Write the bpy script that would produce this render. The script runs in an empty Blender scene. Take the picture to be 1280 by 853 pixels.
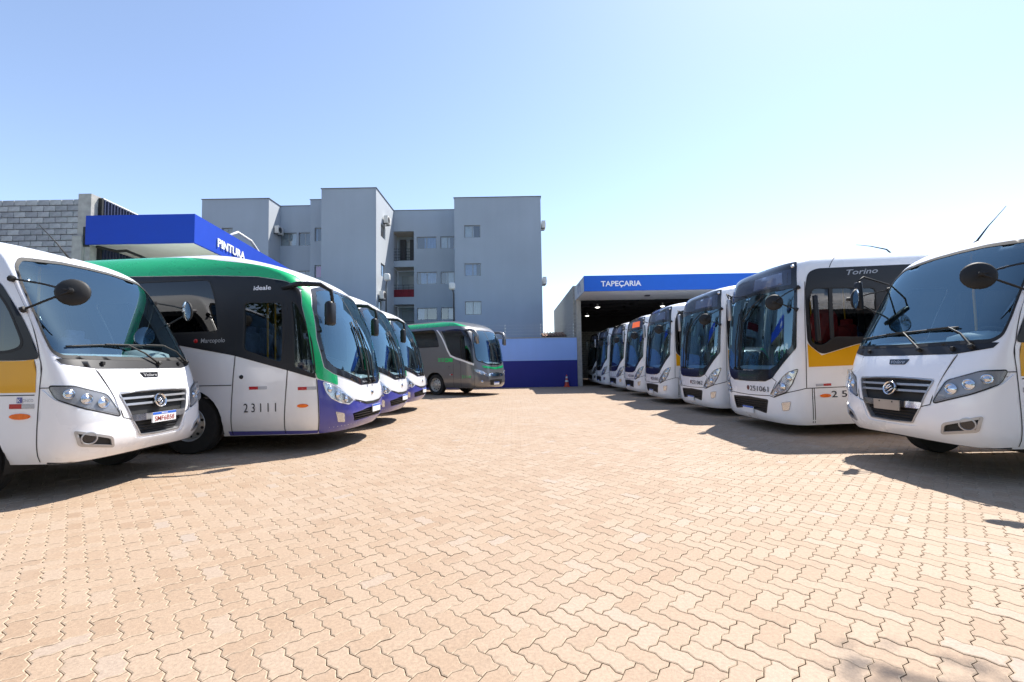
import bpy, bmesh, math, random
import numpy as np
from mathutils import Vector, Matrix
from mathutils.geometry import delaunay_2d_cdt
random.seed(7)
scene = bpy.context.scene
COL = scene.collection
PI = math.pi
# ------------------------------------------------------------------ camera
cam_d = bpy.data.cameras.new('camera'); cam = bpy.data.objects.new('camera', cam_d); COL.objects.link(cam)
cam_d.sensor_width = 36; cam_d.lens = 36 * 550 / 1280
cam_d.clip_start = .05; cam_d.clip_end = 3000
cam.matrix_world = Matrix.Translation((0, 0, 1.4)) @ Matrix.Rotation(PI / 2 + math.atan(29.5 / 550), 4, 'X') @ Matrix.Rotation(-.017, 4, 'Z')
scene.camera = cam
# ------------------------------------------------------------------ sky and sun
SUN = Vector((1.48, 1.52, 3.15)).normalized()
elev = math.asin(SUN.z); rot = math.atan2(SUN.x, SUN.y)
w = bpy.data.worlds.new('World'); scene.world = w; w.use_nodes = True
nt = w.node_tree; bg = nt.nodes['Background']
sky = nt.nodes.new('ShaderNodeTexSky'); sky.sky_type = 'NISHITA'; sky.sun_disc = False
sky.sun_elevation = elev; sky.sun_rotation = rot
sky.air_density = 1.0; sky.dust_density = .4; sky.ozone_density = .8; sky.altitude = 400
hs = nt.nodes.new('ShaderNodeHueSaturation'); hs.inputs['Saturation'].default_value = .90; nt.links.new(sky.outputs[0], hs.inputs['Color'])
tn = nt.nodes.new('ShaderNodeMix'); tn.data_type = 'RGBA'; tn.blend_type = 'MULTIPLY'; tn.inputs[0].default_value = 1; tn.inputs[7].default_value = (.97, .983, 1.025, 1); nt.links.new(hs.outputs[0], tn.inputs[6])
nt.links.new(tn.outputs[2], bg.inputs[0]); bg.inputs[1].default_value = .118
sd = bpy.data.lights.new('sun', 'SUN'); sd.energy = 4.3; sd.angle = math.radians(.53); sd.color = (1, .95, .88)
so = bpy.data.objects.new('sun', sd); COL.objects.link(so); so.rotation_euler = SUN.to_track_quat('Z', 'Y').to_euler()
scene.view_settings.view_transform = 'Standard'; scene.view_settings.look = 'None'
scene.view_settings.gamma = 1; scene.view_settings.exposure = 1.1
# ------------------------------------------------------------------ materials
def nodes(name):
    m = bpy.data.materials.new(name); m.use_nodes = True
    t = m.node_tree; return m, t, t.nodes['Principled BSDF'], t.nodes.new, t.links.new
def mat(name, c, rough=.5, metal=0, var=.06, scale=3, coat=0, bump=0, bscale=200, spec=.5, dirt=0, dirtc=(.35, .25, .17)):
    m, t, p, N, L = nodes(name)
    tc = N('ShaderNodeTexCoord'); n = N('ShaderNodeTexNoise'); n.inputs['Scale'].default_value = scale; n.inputs['Detail'].default_value = 6
    L(tc.outputs['Object'], n.inputs['Vector'])
    r = N('ShaderNodeMapRange'); r.inputs[1].default_value = .3; r.inputs[2].default_value = .7; r.inputs[3].default_value = 1 - var; r.inputs[4].default_value = 1 + var
    L(n.outputs[0], r.inputs[0])
    mx = N('ShaderNodeMix'); mx.data_type = 'RGBA'; mx.blend_type = 'MULTIPLY'; mx.inputs[0].default_value = 1
    mx.inputs[6].default_value = (*c, 1); L(r.outputs[0], mx.inputs[7])
    out = mx.outputs[2]
    if dirt:
        sp = N('ShaderNodeSeparateXYZ'); L(tc.outputs['Object'], sp.inputs[0])
        d = N('ShaderNodeMapRange'); d.inputs[1].default_value = .75; d.inputs[2].default_value = .3; d.inputs[3].default_value = 0; d.inputs[4].default_value = dirt; L(sp.outputs[2], d.inputs[0])
        n2 = N('ShaderNodeTexNoise'); n2.inputs['Scale'].default_value = 9; n2.inputs['Detail'].default_value = 8; L(tc.outputs['Object'], n2.inputs['Vector'])
        mu = N('ShaderNodeMath'); mu.operation = 'MULTIPLY'; L(d.outputs[0], mu.inputs[0]); L(n2.outputs[0], mu.inputs[1])
        m2 = N('ShaderNodeMix'); m2.data_type = 'RGBA'; L(mu.outputs[0], m2.inputs[0]); L(out, m2.inputs[6]); m2.inputs[7].default_value = (*dirtc, 1); out = m2.outputs[2]
    L(out, p.inputs['Base Color'])
    rr = N('ShaderNodeMapRange'); rr.inputs[3].default_value = max(.02, rough - .06); rr.inputs[4].default_value = rough + .06; L(n.outputs[0], rr.inputs[0]); L(rr.outputs[0], p.inputs['Roughness'])
    p.inputs['Metallic'].default_value = metal; p.inputs['Specular IOR Level'].default_value = spec
    if coat: p.inputs['Coat Weight'].default_value = coat; p.inputs['Coat Roughness'].default_value = .04
    if bump:
        b = N('ShaderNodeTexNoise'); b.inputs['Scale'].default_value = bscale; b.inputs['Detail'].default_value = 4; L(tc.outputs['Object'], b.inputs['Vector'])
        bp = N('ShaderNodeBump'); bp.inputs['Strength'].default_value = bump; bp.inputs['Distance'].default_value = .01; L(b.outputs[0], bp.inputs['Height']); L(bp.outputs[0], p.inputs['Normal'])
    return m
def glass(name, tint, f0=.06, rough=.0, refl=(1, 1, 1), pwr=3.2):
    m = bpy.data.materials.new(name); m.use_nodes = True; t = m.node_tree; t.nodes.clear(); N = t.nodes.new; L = t.links.new
    o = N('ShaderNodeOutputMaterial'); mx = N('ShaderNodeMixShader'); tr = N('ShaderNodeBsdfTransparent'); g = N('ShaderNodeBsdfGlossy')
    tr.inputs[0].default_value = (*tint, 1); g.inputs['Roughness'].default_value = rough
    lw = N('ShaderNodeLayerWeight'); lw.inputs['Blend'].default_value = .5
    pw = N('ShaderNodeMath'); pw.operation = 'POWER'; L(lw.outputs['Facing'], pw.inputs[0]); pw.inputs[1].default_value = pwr; g.inputs[0].default_value = (*refl, 1)
    r = N('ShaderNodeMapRange'); r.inputs[3].default_value = f0; r.inputs[4].default_value = .95; L(pw.outputs[0], r.inputs[0])
    L(r.outputs[0], mx.inputs[0]); L(tr.outputs[0], mx.inputs[1]); L(g.outputs[0], mx.inputs[2]); L(mx.outputs[0], o.inputs[0]); return m
def emit(name, c, s):
    m, t, p, N, L = nodes(name); p.inputs['Base Color'].default_value = (*c, 1); p.inputs['Emission Color'].default_value = (*c, 1); p.inputs['Emission Strength'].default_value = s; return m
WHITE = mat('white paint', (.87, .87, .88), .28, var=.012, coat=.5, dirt=.16, scale=1.2)
YELLOW = mat('yellow paint', (.74, .36, .002), .35, var=.03, coat=.15, spec=.3)
SILVER = mat('silver paint', (.80, .80, .80), .34, .12, var=.02, coat=.6, dirt=.15)
GREEN = mat('green paint', (.0, .40, .13), .28, var=.03, coat=.6)
PURPLE = mat('violet blue paint', (.042, .05, .30), .3, var=.04, coat=.5, dirt=.2)
COACHGREY = mat('coach grey paint', (.165, .165, .168), .3, .4, var=.03, coat=.7, dirt=.2)
BLACKP = mat('black gloss panel', (.012, .013, .016), .16, var=.05, coat=.3)
BLACKM = mat('charcoal matt panel', (.013, .014, .017), .45, var=.08, spec=.35)
LAMPBODY = mat('lamp body grey', (.27, .27, .28), .38, .15, var=.06)
RUBBER = mat('black rubber', (.012, .012, .012), .65, var=.1, scale=20)
TYRE = mat('tyre rubber', (.018, .017, .016), .85, var=.25, scale=14, bump=.25, bscale=60)
RIM = mat('wheel metal', (.50, .49, .46), .42, .55, var=.12, scale=9)
CHROME = mat('bright chrome', (.75, .75, .76), .12, 1, var=.03)
SATIN = mat('satin silver plastic', (.42, .42, .43), .35, .6, var=.05)
REFLECTOR = mat('lamp reflector', (.55, .56, .58), .2, .9, var=.1, scale=25)
LAMPGLASS = glass('lamp glass', (.93, .95, .97), .035)
WSGLASS = glass('windscreen glass', (.74, .84, .87), .19, 0, (.60, .88, 1), 3.8)
SIDEGLASS = glass('tinted glass', (.035, .04, .045), .055)
DOORGLASS = glass('door glass', (.34, .40, .44), .07)
MIRRORM = mat('mirror glass', (.8, .82, .85), .03, 1, var=.01)
DASH = mat('grey dashboard', (.33, .40, .42), .6, var=.05)
INNER = mat('cabin floor', (.17, .17, .18), .7, var=.1)
LINING = mat('cabin shade lining', (.10, .105, .115), .8, var=.05)
INLIGHT = mat('cabin lining', (.18, .18, .19), .7, var=.05)
SEATM = mat('blue seat fabric', (.11, .14, .24), .85, var=.2, scale=12, bump=.2)
SEATRED = mat('red seat fabric', (.42, .02, .015), .8, var=.2, scale=12, bump=.2)
REDR = mat('red reflector', (.42, .01, .012), .25, var=.1, scale=60)
GREYR = mat('pale reflector', (.42, .43, .46), .25, .2, var=.12, scale=60)
AMBER = mat('amber lamp', (.85, .16, .01), .2, var=.1, scale=40)
PLATEW = mat('plate white', (.75, .75, .75), .4, var=.02)
PLATEB = mat('plate blue', (.02, .12, .55), .4, var=.02)
PLATEG = mat('bare plate holder', (.40, .36, .32), .45, .5, var=.08)
INK = mat('black lettering', (.015, .015, .02), .5, var=0)
INKW = mat('white lettering', (.8, .8, .82), .4, var=0)
INKG = mat('grey lettering', (.35, .36, .38), .4, .3, var=0)
INKR = mat('plate red lettering', (.33, .06, .05), .5, var=0)
INKGREEN = mat('green lettering', (.02, .60, .14), .4, var=0)
SIGNDARK = mat('unlit sign panel', (.03, .04, .075), .22, var=.1, coat=.4)
SIGNLIT = emit('lit orange sign', (.9, .16, .05), .25)
# ------------------------------------------------------------------ object helpers
def tag(o, label=None, cat=None, group=None, kind=None):
    if label: o['label'] = label
    if cat: o['category'] = cat
    if group: o['group'] = group
    if kind: o['kind'] = kind
    return o
def empty(name, loc=(0, 0, 0), rz=0):
    o = bpy.data.objects.new(name, None); COL.objects.link(o); o.location = loc; o.rotation_euler = (0, 0, rz); o.empty_display_size = .3; return o
def link(name, me, m, parent=None):
    o = bpy.data.objects.new(name, me); COL.objects.link(o)
    if m is not None and len(me.materials) == 0: me.materials.append(m)
    if parent is not None: o.parent = parent
    return o
def mesh(name, V, F, m, parent=None, smooth=True, mats=None, mi=None):
    me = bpy.data.meshes.new(name); me.from_pydata([tuple(map(float, v)) for v in V], [], [tuple(map(int, f)) for f in F])
    if mats:
        for x in mats: me.materials.append(x)
        me.polygons.foreach_set('material_index', mi)
    if smooth: me.polygons.foreach_set('use_smooth', [True] * len(me.polygons))
    me.update(); return link(name, me, m if not mats else None, parent)
def copy_tree(o, parent=None):
    c = o.copy(); COL.objects.link(c)
    if parent is not None: c.parent = parent
    for ch in list(o.children): copy_tree(ch, c)
    return c
class MB:
    def __init__(s): s.V = []; s.F = []
    def add(s, V, F):
        n = len(s.V); s.V += [tuple(v) for v in V]; s.F += [tuple(i + n for i in f) for f in F]; return s
    def box(s, c, d, rz=0, b=0):
        x, y, z = [k / 2 for k in d]
        if b:
            bm = bmesh.new(); bmesh.ops.create_cube(bm, size=1); bmesh.ops.scale(bm, vec=d, verts=bm.verts)
            bmesh.ops.bevel(bm, geom=list(bm.edges), offset=b, segments=2, affect='EDGES', profile=.5)
            V = [tuple(v.co) for v in bm.verts]; bm.verts.index_update(); F = [[v.index for v in f.verts] for f in bm.faces]; bm.free()
        else:
            V = [(-x, -y, -z), (x, -y, -z), (x, y, -z), (-x, y, -z), (-x, -y, z), (x, -y, z), (x, y, z), (-x, y, z)]
            F = [(0, 3, 2, 1), (4, 5, 6, 7), (0, 1, 5, 4), (1, 2, 6, 5), (2, 3, 7, 6), (3, 0, 4, 7)]
        cs, sn = math.cos(rz), math.sin(rz)
        return s.add([(cs * a - sn * bb + c[0], sn * a + cs * bb + c[1], d_ + c[2]) for a, bb, d_ in V], F)
    def b2(s, x0, x1, y0, y1, z0, z1, b=0): return s.box(((x0 + x1) / 2, (y0 + y1) / 2, (z0 + z1) / 2), (x1 - x0, y1 - y0, z1 - z0), 0, b)
    def tube(s, P, r, n=8, cap=True):
        P = [Vector(p) for p in P]; rs = [float(k) for k in r] if isinstance(r, (list, tuple)) else [r] * len(P); V = []; F = []
        for i, p in enumerate(P):
            d = (P[min(i + 1, len(P) - 1)] - P[max(i - 1, 0)]).normalized()
            a = d.cross(Vector((0, 0, 1)) if abs(d.z) < .9 else Vector((1, 0, 0))).normalized(); b = d.cross(a)
            V += [p + rs[i] * (math.cos(2 * PI * k / n) * a + math.sin(2 * PI * k / n) * b) for k in range(n)]
        for i in range(len(P) - 1):
            for k in range(n): F.append((i * n + k, i * n + (k + 1) % n, (i + 1) * n + (k + 1) % n, (i + 1) * n + k))
        if cap: F += [tuple(range(n)), tuple(range((len(P) - 1) * n, len(P) * n))[::-1]]
        return s.add(V, F)
    def lathe(s, prof, o, ax, n=24, cap=False):
        ax = Vector(ax).normalized(); o = Vector(o)
        a = ax.cross(Vector((0, 0, 1)) if abs(ax.z) < .9 else Vector((1, 0, 0))).normalized(); b = ax.cross(a); V = []; F = []
        for r, h in prof: V += [o + ax * h + r * (math.cos(2 * PI * k / n) * a + math.sin(2 * PI * k / n) * b) for k in range(n)]
        for i in range(len(prof) - 1):
            for k in range(n): F.append((i * n + k, i * n + (k + 1) % n, (i + 1) * n + (k + 1) % n, (i + 1) * n + k))
        if cap: F += [tuple(range((len(prof) - 1) * n, len(prof) * n))]
        return s.add(V, F)
    def build(s, name, m, parent=None, smooth=False, ang=None):
        o = mesh(name, s.V, s.F, m, parent, smooth)
        bm = bmesh.new(); bm.from_mesh(o.data); bmesh.ops.recalc_face_normals(bm, faces=bm.faces); bm.to_mesh(o.data); bm.free()
        if ang: o.data.set_sharp_from_angle(angle=math.radians(ang))
        return o
# ------------------------------------------------------------------ curved vehicle skins
def pchip(xs, ys):
    xs = np.array(xs, float); ys = np.array(ys, float); h = np.diff(xs); d = np.diff(ys) / h; m = np.zeros_like(xs)
    for i in range(1, len(xs) - 1):
        if d[i - 1] * d[i] > 0:
            w1 = 2 * h[i] + h[i - 1]; w2 = h[i] + 2 * h[i - 1]; m[i] = (w1 + w2) / (w1 / d[i - 1] + w2 / d[i])
    m[0] = d[0]; m[-1] = d[-1]
    def f(x):
        x = np.clip(np.asarray(x, float), xs[0], xs[-1]); i = np.clip(np.searchsorted(xs, x, side='right') - 1, 0, len(xs) - 2); t = (x - xs[i]) / h[i]
        return (2*t**3 - 3*t**2 + 1)*ys[i] + (t**3 - 2*t*t + t)*h[i]*m[i] + (-2*t**3 + 3*t*t)*ys[i+1] + (t**3 - t*t)*h[i]*m[i+1]
    return f
class Surf:
    """skin of a vehicle: q = metres round the plan from the nose centre, v = metres up the section; rows of v, z, half width, nose x, nose depth"""
    def __init__(s, rows, n, L):
        r = np.array(rows, float); s.rows = r; s.L = L; s.vmin, s.vmax = r[0, 0], r[-1, 0]
        s.fz, s.fw, s.fx, s.fD = [pchip(r[:, 0], r[:, k]) for k in (1, 2, 3, 4)]
        W = r[:, 2].max(); D = r[0, 4]; s.W = W; s.D0 = D; t = np.linspace(0, PI / 2, 400); y = np.sin(t)**(2/n); dx = 1 - np.cos(t)**(2/n)
        a = np.concatenate([[0], np.cumsum(np.hypot(np.diff(y*W), np.diff(dx*D)))]); s.qa, s.qy, s.qd = a, y, dx; s.qn = a[-1]; s.qmax = s.qn + L - D
    def __call__(s, q, v):
        q, v = np.broadcast_arrays(np.asarray(q, float), np.asarray(v, float)); a = np.abs(q); yn = np.interp(a, s.qa, s.qy); dn = np.interp(a, s.qa, s.qd)
        xf = s.fx(v); D = s.fD(v); w = s.fw(v); k = (s.L - D) / (s.L - s.D0); x = xf - (xf + D)*dn - np.maximum(0, a - s.qn)*k
        return np.stack([x, np.sign(q)*yn*w, s.fz(v)], -1)
    def nrm(s, q, v):
        e = 3e-3; a = s(q + e, v) - s(q - e, v); b = s(q, v + e) - s(q, v - e); n = np.cross(a, b); return n / (np.linalg.norm(n, axis=-1, keepdims=True) + 1e-12)
    def at(s, q, v, off=0):
        q = np.asarray(q, float); v = np.asarray(v, float); return s(q, v) + off * s.nrm(q, v)
    def qx(s, x): return s.qn + (-s.D0 - x)      # q of a point of the straight side at local x
def inside(P, poly):
    x, y = P[:, 0], P[:, 1]; r = np.zeros(len(P), bool); n = len(poly)
    for i in range(n):
        (x1, y1), (x2, y2) = poly[i], poly[(i + 1) % n]
        if y1 == y2: continue
        c = ((y1 > y) != (y2 > y)) & (x < (x2 - x1)*(y - y1)/(y2 - y1) + x1); r ^= c
    return r
def resamp(poly, d, closed=True):
    o = []; n = len(poly)
    for i in range(n if closed else n - 1):
        a, b = np.array(poly[i], float), np.array(poly[(i + 1) % n], float); k = max(1, int(math.ceil(np.linalg.norm(b - a)/d)))
        o += [tuple(a + (b - a)*t/k) for t in range(k)]
    if not closed: o.append(tuple(poly[-1]))
    return o
def rnd(poly, r=.05, k=4):
    o = []; n = len(poly)
    for i in range(n):
        p0, p, p1 = [np.array(poly[j % n], float) for j in (i - 1, i, i + 1)]; a = p0 - p; b = p1 - p; la, lb = np.linalg.norm(a), np.linalg.norm(b)
        rr = min(r, la*.45, lb*.45); A = p + a/la*rr; B = p + b/lb*rr
        for t in np.linspace(0, 1, k + 1): o.append(tuple((1-t)**2*A + 2*t*(1-t)*p + t*t*B))
    return o
def mir(poly): return [(-q, v) for q, v in poly][::-1]
def sym(half): return list(half) + [(-q, v) for q, v in half[::-1] if abs(q) > 1e-6]    # half runs from the centre line round q>0
def offs(poly, d):
    P = np.array(poly, float); A = sum(P[i-1][0]*P[i][1] - P[i][0]*P[i-1][1] for i in range(len(P))); sg = 1 if A > 0 else -1; o = []
    for i in range(len(P)):
        a = P[i] - P[i-1]; b = P[(i+1) % len(P)] - P[i]; n1 = np.array([a[1], -a[0]])/(np.linalg.norm(a)+1e-9); n2 = np.array([b[1], -b[0]])/(np.linalg.norm(b)+1e-9); n = n1 + n2; l = np.linalg.norm(n)
        n = n/l if l > .2 else n1; o.append(tuple(P[i] + sg*n*d/max(.5, float(n @ n1))))
    return o
def tri(poly, holes, sq, sv, extra=None, d=None):
    d = min(d or min(sq, sv), .09 if sq < 1 else 9); loops = [resamp(poly, d)] + [resamp(h, d) for h in holes]; pts = []; edges = []
    for lp in loops:
        n0 = len(pts); pts += lp; edges += [(n0 + i, n0 + (i + 1) % len(lp)) for i in range(len(lp))]
    P = np.array(poly); lo, hi = P.min(0), P.max(0)
    if extra is None and .12 < sq < 1: extra = np.concatenate([np.arange(a, b, st) for a, b, st in ((lo[0] + .1, min(hi[0], -2.3), sq), (max(lo[0], -2.3) + .03, min(hi[0], 2.3), .07), (max(lo[0], 2.3) + .1, hi[0], sq)) if b > a]); sv = min(sv, .08)
    qs = np.arange(lo[0] + sq*.5, hi[0], sq) if extra is None else extra; vs = np.arange(lo[1] + sv*.5, hi[1], sv)
    if len(qs) and len(vs):
        G = np.array([(a, b) for a in qs for b in vs]); k = inside(G, poly)
        for h in holes: k &= ~inside(G, h)
        pts += [tuple(g) for g in G[k]]
    r = delaunay_2d_cdt([Vector(p) for p in pts], edges, [], 0, 1e-6); V = np.array([tuple(v) for v in r[0]]); F = np.array([f for f in r[2] if len(f) == 3])
    C = V[F].mean(1); k = inside(C, poly)
    for h in holes: k &= ~inside(C, h)
    F = F[k]; a, b, c = V[F[:, 0]], V[F[:, 1]], V[F[:, 2]]; ar = (b[:, 0]-a[:, 0])*(c[:, 1]-a[:, 1]) - (b[:, 1]-a[:, 1])*(c[:, 0]-a[:, 0])
    F[ar < 0] = F[ar < 0][:, ::-1]; return V, F[np.abs(ar) > 1e-9]
def skin(name, S, polys, m, parent, off=.003, holes=(), sq=.08, sv=.07, rim=0, inner_rim=False):
    if polys and not isinstance(polys[0], list): polys = [polys]
    AV = []; AF = []
    for poly in polys:
        hs = [h for h in holes if inside(np.array([h[0], np.mean(h, 0)]), poly).any()]
        V, F = tri(poly, hs, sq, sv); P = S.at(V[:, 0], V[:, 1], off); n0 = len(AV); AV += list(P); AF += [tuple(f + n0) for f in F]
        if rim:
            from collections import Counter
            ed = {}
            for f in F:
                for i in range(3): ed[(f[i], f[(i+1) % 3])] = 1
            bd = [e for e in ed if (e[1], e[0]) not in ed]
            if inner_rim: lo, hi = np.min(poly, 0) + 1e-4, np.max(poly, 0) - 1e-4; bd = [e for e in bd if all((V[i] > lo).all() and (V[i] < hi).all() for i in e)]
            Pi = S.at(V[:, 0], V[:, 1], off - rim); mp = {}
            for a, b in bd:
                ids = []
                for k, src in ((a, P), (b, P), (b, Pi), (a, Pi)): ids.append(len(AV)); AV.append(src[k])
                AF.append((ids[1], ids[0], ids[3], ids[2]))
    return mesh(name, AV, AF, m, parent, True)
def strip(line, w):
    L = np.array(line, float); n = []
    for i in range(len(L)):
        t = L[min(i+1, len(L)-1)] - L[max(i-1, 0)]; t /= np.linalg.norm(t); n.append((-t[1], t[0]))
    n = np.array(n); return [tuple(p) for p in L + n*w/2] + [tuple(p) for p in (L - n*w/2)[::-1]]
def seam(name, S, lines, parent, w=.012, m=None, off=.0035):
    for l in lines: skin(name, S, strip(resamp(l, .08, False), w), m or RUBBER, parent, off, sq=.1, sv=.1)
_fonts = {}
def glyphs(txt, bold=0, shear=0):
    k = (txt, bold, shear)
    if k not in _fonts:
        c = bpy.data.curves.new('t', 'FONT'); c.body = txt; c.size = 1; c.offset = bold; c.shear = shear; c.resolution_u = 3; o = bpy.data.objects.new('t', c); COL.objects.link(o)
        me = bpy.data.meshes.new_from_object(o.evaluated_get(bpy.context.evaluated_depsgraph_get())); V = np.array([v.co[:2] for v in me.vertices]); F = [tuple(p.vertices) for p in me.polygons]
        bpy.data.objects.remove(o); bpy.data.meshes.remove(me); V[:, 0] -= V[:, 0].min(); b = V[:, 1].min(); _fonts[k] = (V, F, V[:, 0].max(), .72)
    return _fonts[k]
def text_skin(S, txt, q0, q1, v0, h, m, parent, bold=.0, shear=0, off=.010, slope=0, name='lettering'):
    V, F, W, H = glyphs(txt, bold, shear); q = q0 + V[:, 0]/W*(q1 - q0); v = v0 + V[:, 1]/H*h + slope*(q - q0)
    return mesh(name, S.at(q, v, off), F, m, parent, False)
def text_flat(txt, o, ux, uy, width, h, m, parent, bold=.0, lift=.004, depth=0, name='lettering'):
    V, F, W, H = glyphs(txt, bold); o = Vector(o); ux = Vector(ux); uy = Vector(uy); n = ux.cross(uy)
    P = [o + ux*(x/W*width) + uy*(y/H*h) + n*lift for x, y in V]
    if not depth: return mesh(name, P, F, m, parent, False)
    from collections import defaultdict
    k = len(P); P2 = P + [p - n*depth for p in P]; ed = {}; F2 = list(F)
    for f in F:
        for i in range(len(f)): ed[(f[i], f[(i+1) % len(f)])] = 1
    for a, b in ed:
        if (b, a) not in ed: F2.append((b, a, a + k, b + k))
    return mesh(name, P2, F2, m, parent, False)
MINI = Surf([(.33,.33,1.00,-.14,.50),(.45,.45,1.05,-.04,.50),(.62,.62,1.07,0,.50),(.85,.85,1.075,-.01,.50),(1.05,1.05,1.075,-.05,.50),(1.25,1.25,1.075,-.13,.50),(1.42,1.42,1.07,-.22,.50),(1.60,1.60,1.065,-.33,.55),(2.0,2.0,1.05,-.58,.72),(2.4,2.4,1.03,-.81,.94),(2.62,2.62,1.01,-.94,1.07),(2.74,2.74,.985,-1.02,1.16),(2.86,2.86,.955,-1.11,1.28),(3.0,2.98,.88,-1.27,1.5),(3.16,3.09,.74,-1.6,1.85),(3.42,3.16,.46,-2.2,2.4),(3.87,3.18,.0,-2.8,2.9)], 3.0, 8.)
TOR = Surf([(.26,.26,1.20,-.10,.55),(.36,.36,1.24,-.02,.55),(.6,.6,1.25,0,.55),(1.0,1.0,1.25,-.01,.55),(1.5,1.5,1.25,-.05,.55),(2.2,2.2,1.24,-.14,.57),(2.8,2.8,1.22,-.23,.62),(3.12,3.12,1.19,-.29,.66),(3.28,3.28,1.15,-.36,.75),(3.4,3.38,1.05,-.55,.9),(3.58,3.45,.85,-1.0,1.3),(3.9,3.49,.5,-1.5,1.8),(4.4,3.5,0.,-2,2.3)], 3.6, 11.5)
IDE = Surf([(.30,.30,1.14,-.16,.78),(.40,.40,1.20,-.06,.78),(.6,.6,1.24,0,.78),(.85,.85,1.25,-.01,.78),(1.1,1.1,1.25,-.05,.78),(1.4,1.4,1.25,-.10,.78),(1.9,1.9,1.24,-.22,.80),(2.4,2.4,1.22,-.42,.86),(2.7,2.7,1.20,-.60,.95),(2.88,2.88,1.18,-.75,1.05),(3.04,3.04,1.13,-.98,1.35),(3.2,3.20,1.03,-1.4,1.9),(3.42,3.38,.84,-2.1,2.5),(3.7,3.47,.5,-2.8,3.1),(4.2,3.50,0,-3.4,3.6)], 2.6, 11.)
GRE = Surf([(.36,.36,1.14,-.16,.85),(.45,.45,1.20,-.06,.85),(.65,.65,1.24,0,.85),(.95,.95,1.25,-.02,.85),(1.2,1.2,1.25,-.07,.85),(1.5,1.5,1.25,-.13,.85),(2.0,2.0,1.25,-.25,.87),(2.5,2.5,1.24,-.42,.92),(2.8,2.8,1.22,-.58,1.0),(3.0,3.0,1.2,-.72,1.1),(3.2,3.2,1.16,-.92,1.3),(3.45,3.42,1.02,-1.45,1.8),(3.7,3.56,.8,-2.1,2.5),(4.0,3.63,.5,-2.8,3.1),(4.5,3.66,0,-3.4,3.6)], 2.6, 11.)
# ------------------------------------------------------------------ vehicle parts
def circle(q, v, r, n=28, a0=0): return [(q + r*math.cos(a0 + 2*PI*k/n), v + r*math.sin(a0 + 2*PI*k/n)) for k in range(n)]
def body(S, m, root, holes, arches, rear_m=None):
    hs = list(holes)
    for q, z, r in arches: hs += [circle(q, z, r), circle(-q, z, r)]
    R = [(-S.qmax, S.vmin), (S.qmax, S.vmin), (S.qmax, S.vmax), (-S.qmax, S.vmax)]; qn = S.qn + .15
    qs = np.concatenate([np.arange(-S.qmax + .3, -qn, .35), np.arange(-qn, qn + .001, .075), np.arange(qn + .3, S.qmax, .35)])
    V, F = tri(R, hs, .1, .06, qs, .12); P = S(V[:, 0], V[:, 1]); o = mesh('body', P, F, m, root)
    k = (V[F][:, :, 1] < S.rows[-3, 0]).all(1); C = P.mean(0) * [1, 0, 1]; lp = S.at(V[:, 0], np.minimum(V[:, 1], S.rows[-3, 0]), -.035); mesh('cabin_shade_lining', lp, F[k][:, ::-1], LINING, root)  # inner shell added, its dark grey dims the cabin behind the glass
    vs = np.linspace(S.vmin, S.vmax, 30); A = [tuple(p) for p in S(S.qmax, vs)]; B = [tuple(p) for p in S(-S.qmax, vs)]
    mesh('rear_panel', A + B, [(i + 1, i, 30 + i, 31 + i) for i in range(29)], rear_m or m, root, False)
    q = np.linspace(-S.qmax, S.qmax, 120); U = [tuple(p) for p in S(q, S.vmin)]
    cuts = MB(); 
    ax = [(-S.D0 - (qq - S.qn), r) for qq, z, r in arches]
    xs = sorted(sum([[a - r, a + r] for a, r in ax], []) + [-S.L, float(S.fx(S.vmin)) - .05])
    for x0, x1, full in [(xs[i], xs[i+1], i % 2 == 0) for i in range(len(xs) - 1)]:
        yw = .55 if not full else None
        if full and x1 > -S.D0 - .1:      # nose belly follows the plan
            k = [tuple(p) for p in S(np.linspace(-S.qx(x0), S.qx(x0), 60), S.vmin)]; n = len(cuts.V); cuts.V += k; cuts.F.append(tuple(range(n, n + 60)))
        else:
            W = yw or float(S.fw(S.vmin)); cuts.b2(x0, x1, -W, W, S.vmin - .01 if not full else S.vmin, S.vmin + .02 + (.6 if not full else 0))
    cuts.build('underbody', RUBBER, root)
    for (a, r), (qq, z, _) in zip(ax, arches):
        for sg in (-1, 1):
            mb = MB(); n = 14; V = []; F = []
            for y in (S.W*.985*sg, .55*sg):
                V += [(a + r*1.02*math.cos(t), y, z + r*1.02*math.sin(t)) for t in np.linspace(-.25, PI + .25, n)]
            F = [(i, i + 1, n + i + 1, n + i) for i in range(n - 1)] + [tuple(range(n, 2*n))]
            mesh('wheel_arch_liner', V, F, RUBBER, root, False)
    return o
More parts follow.
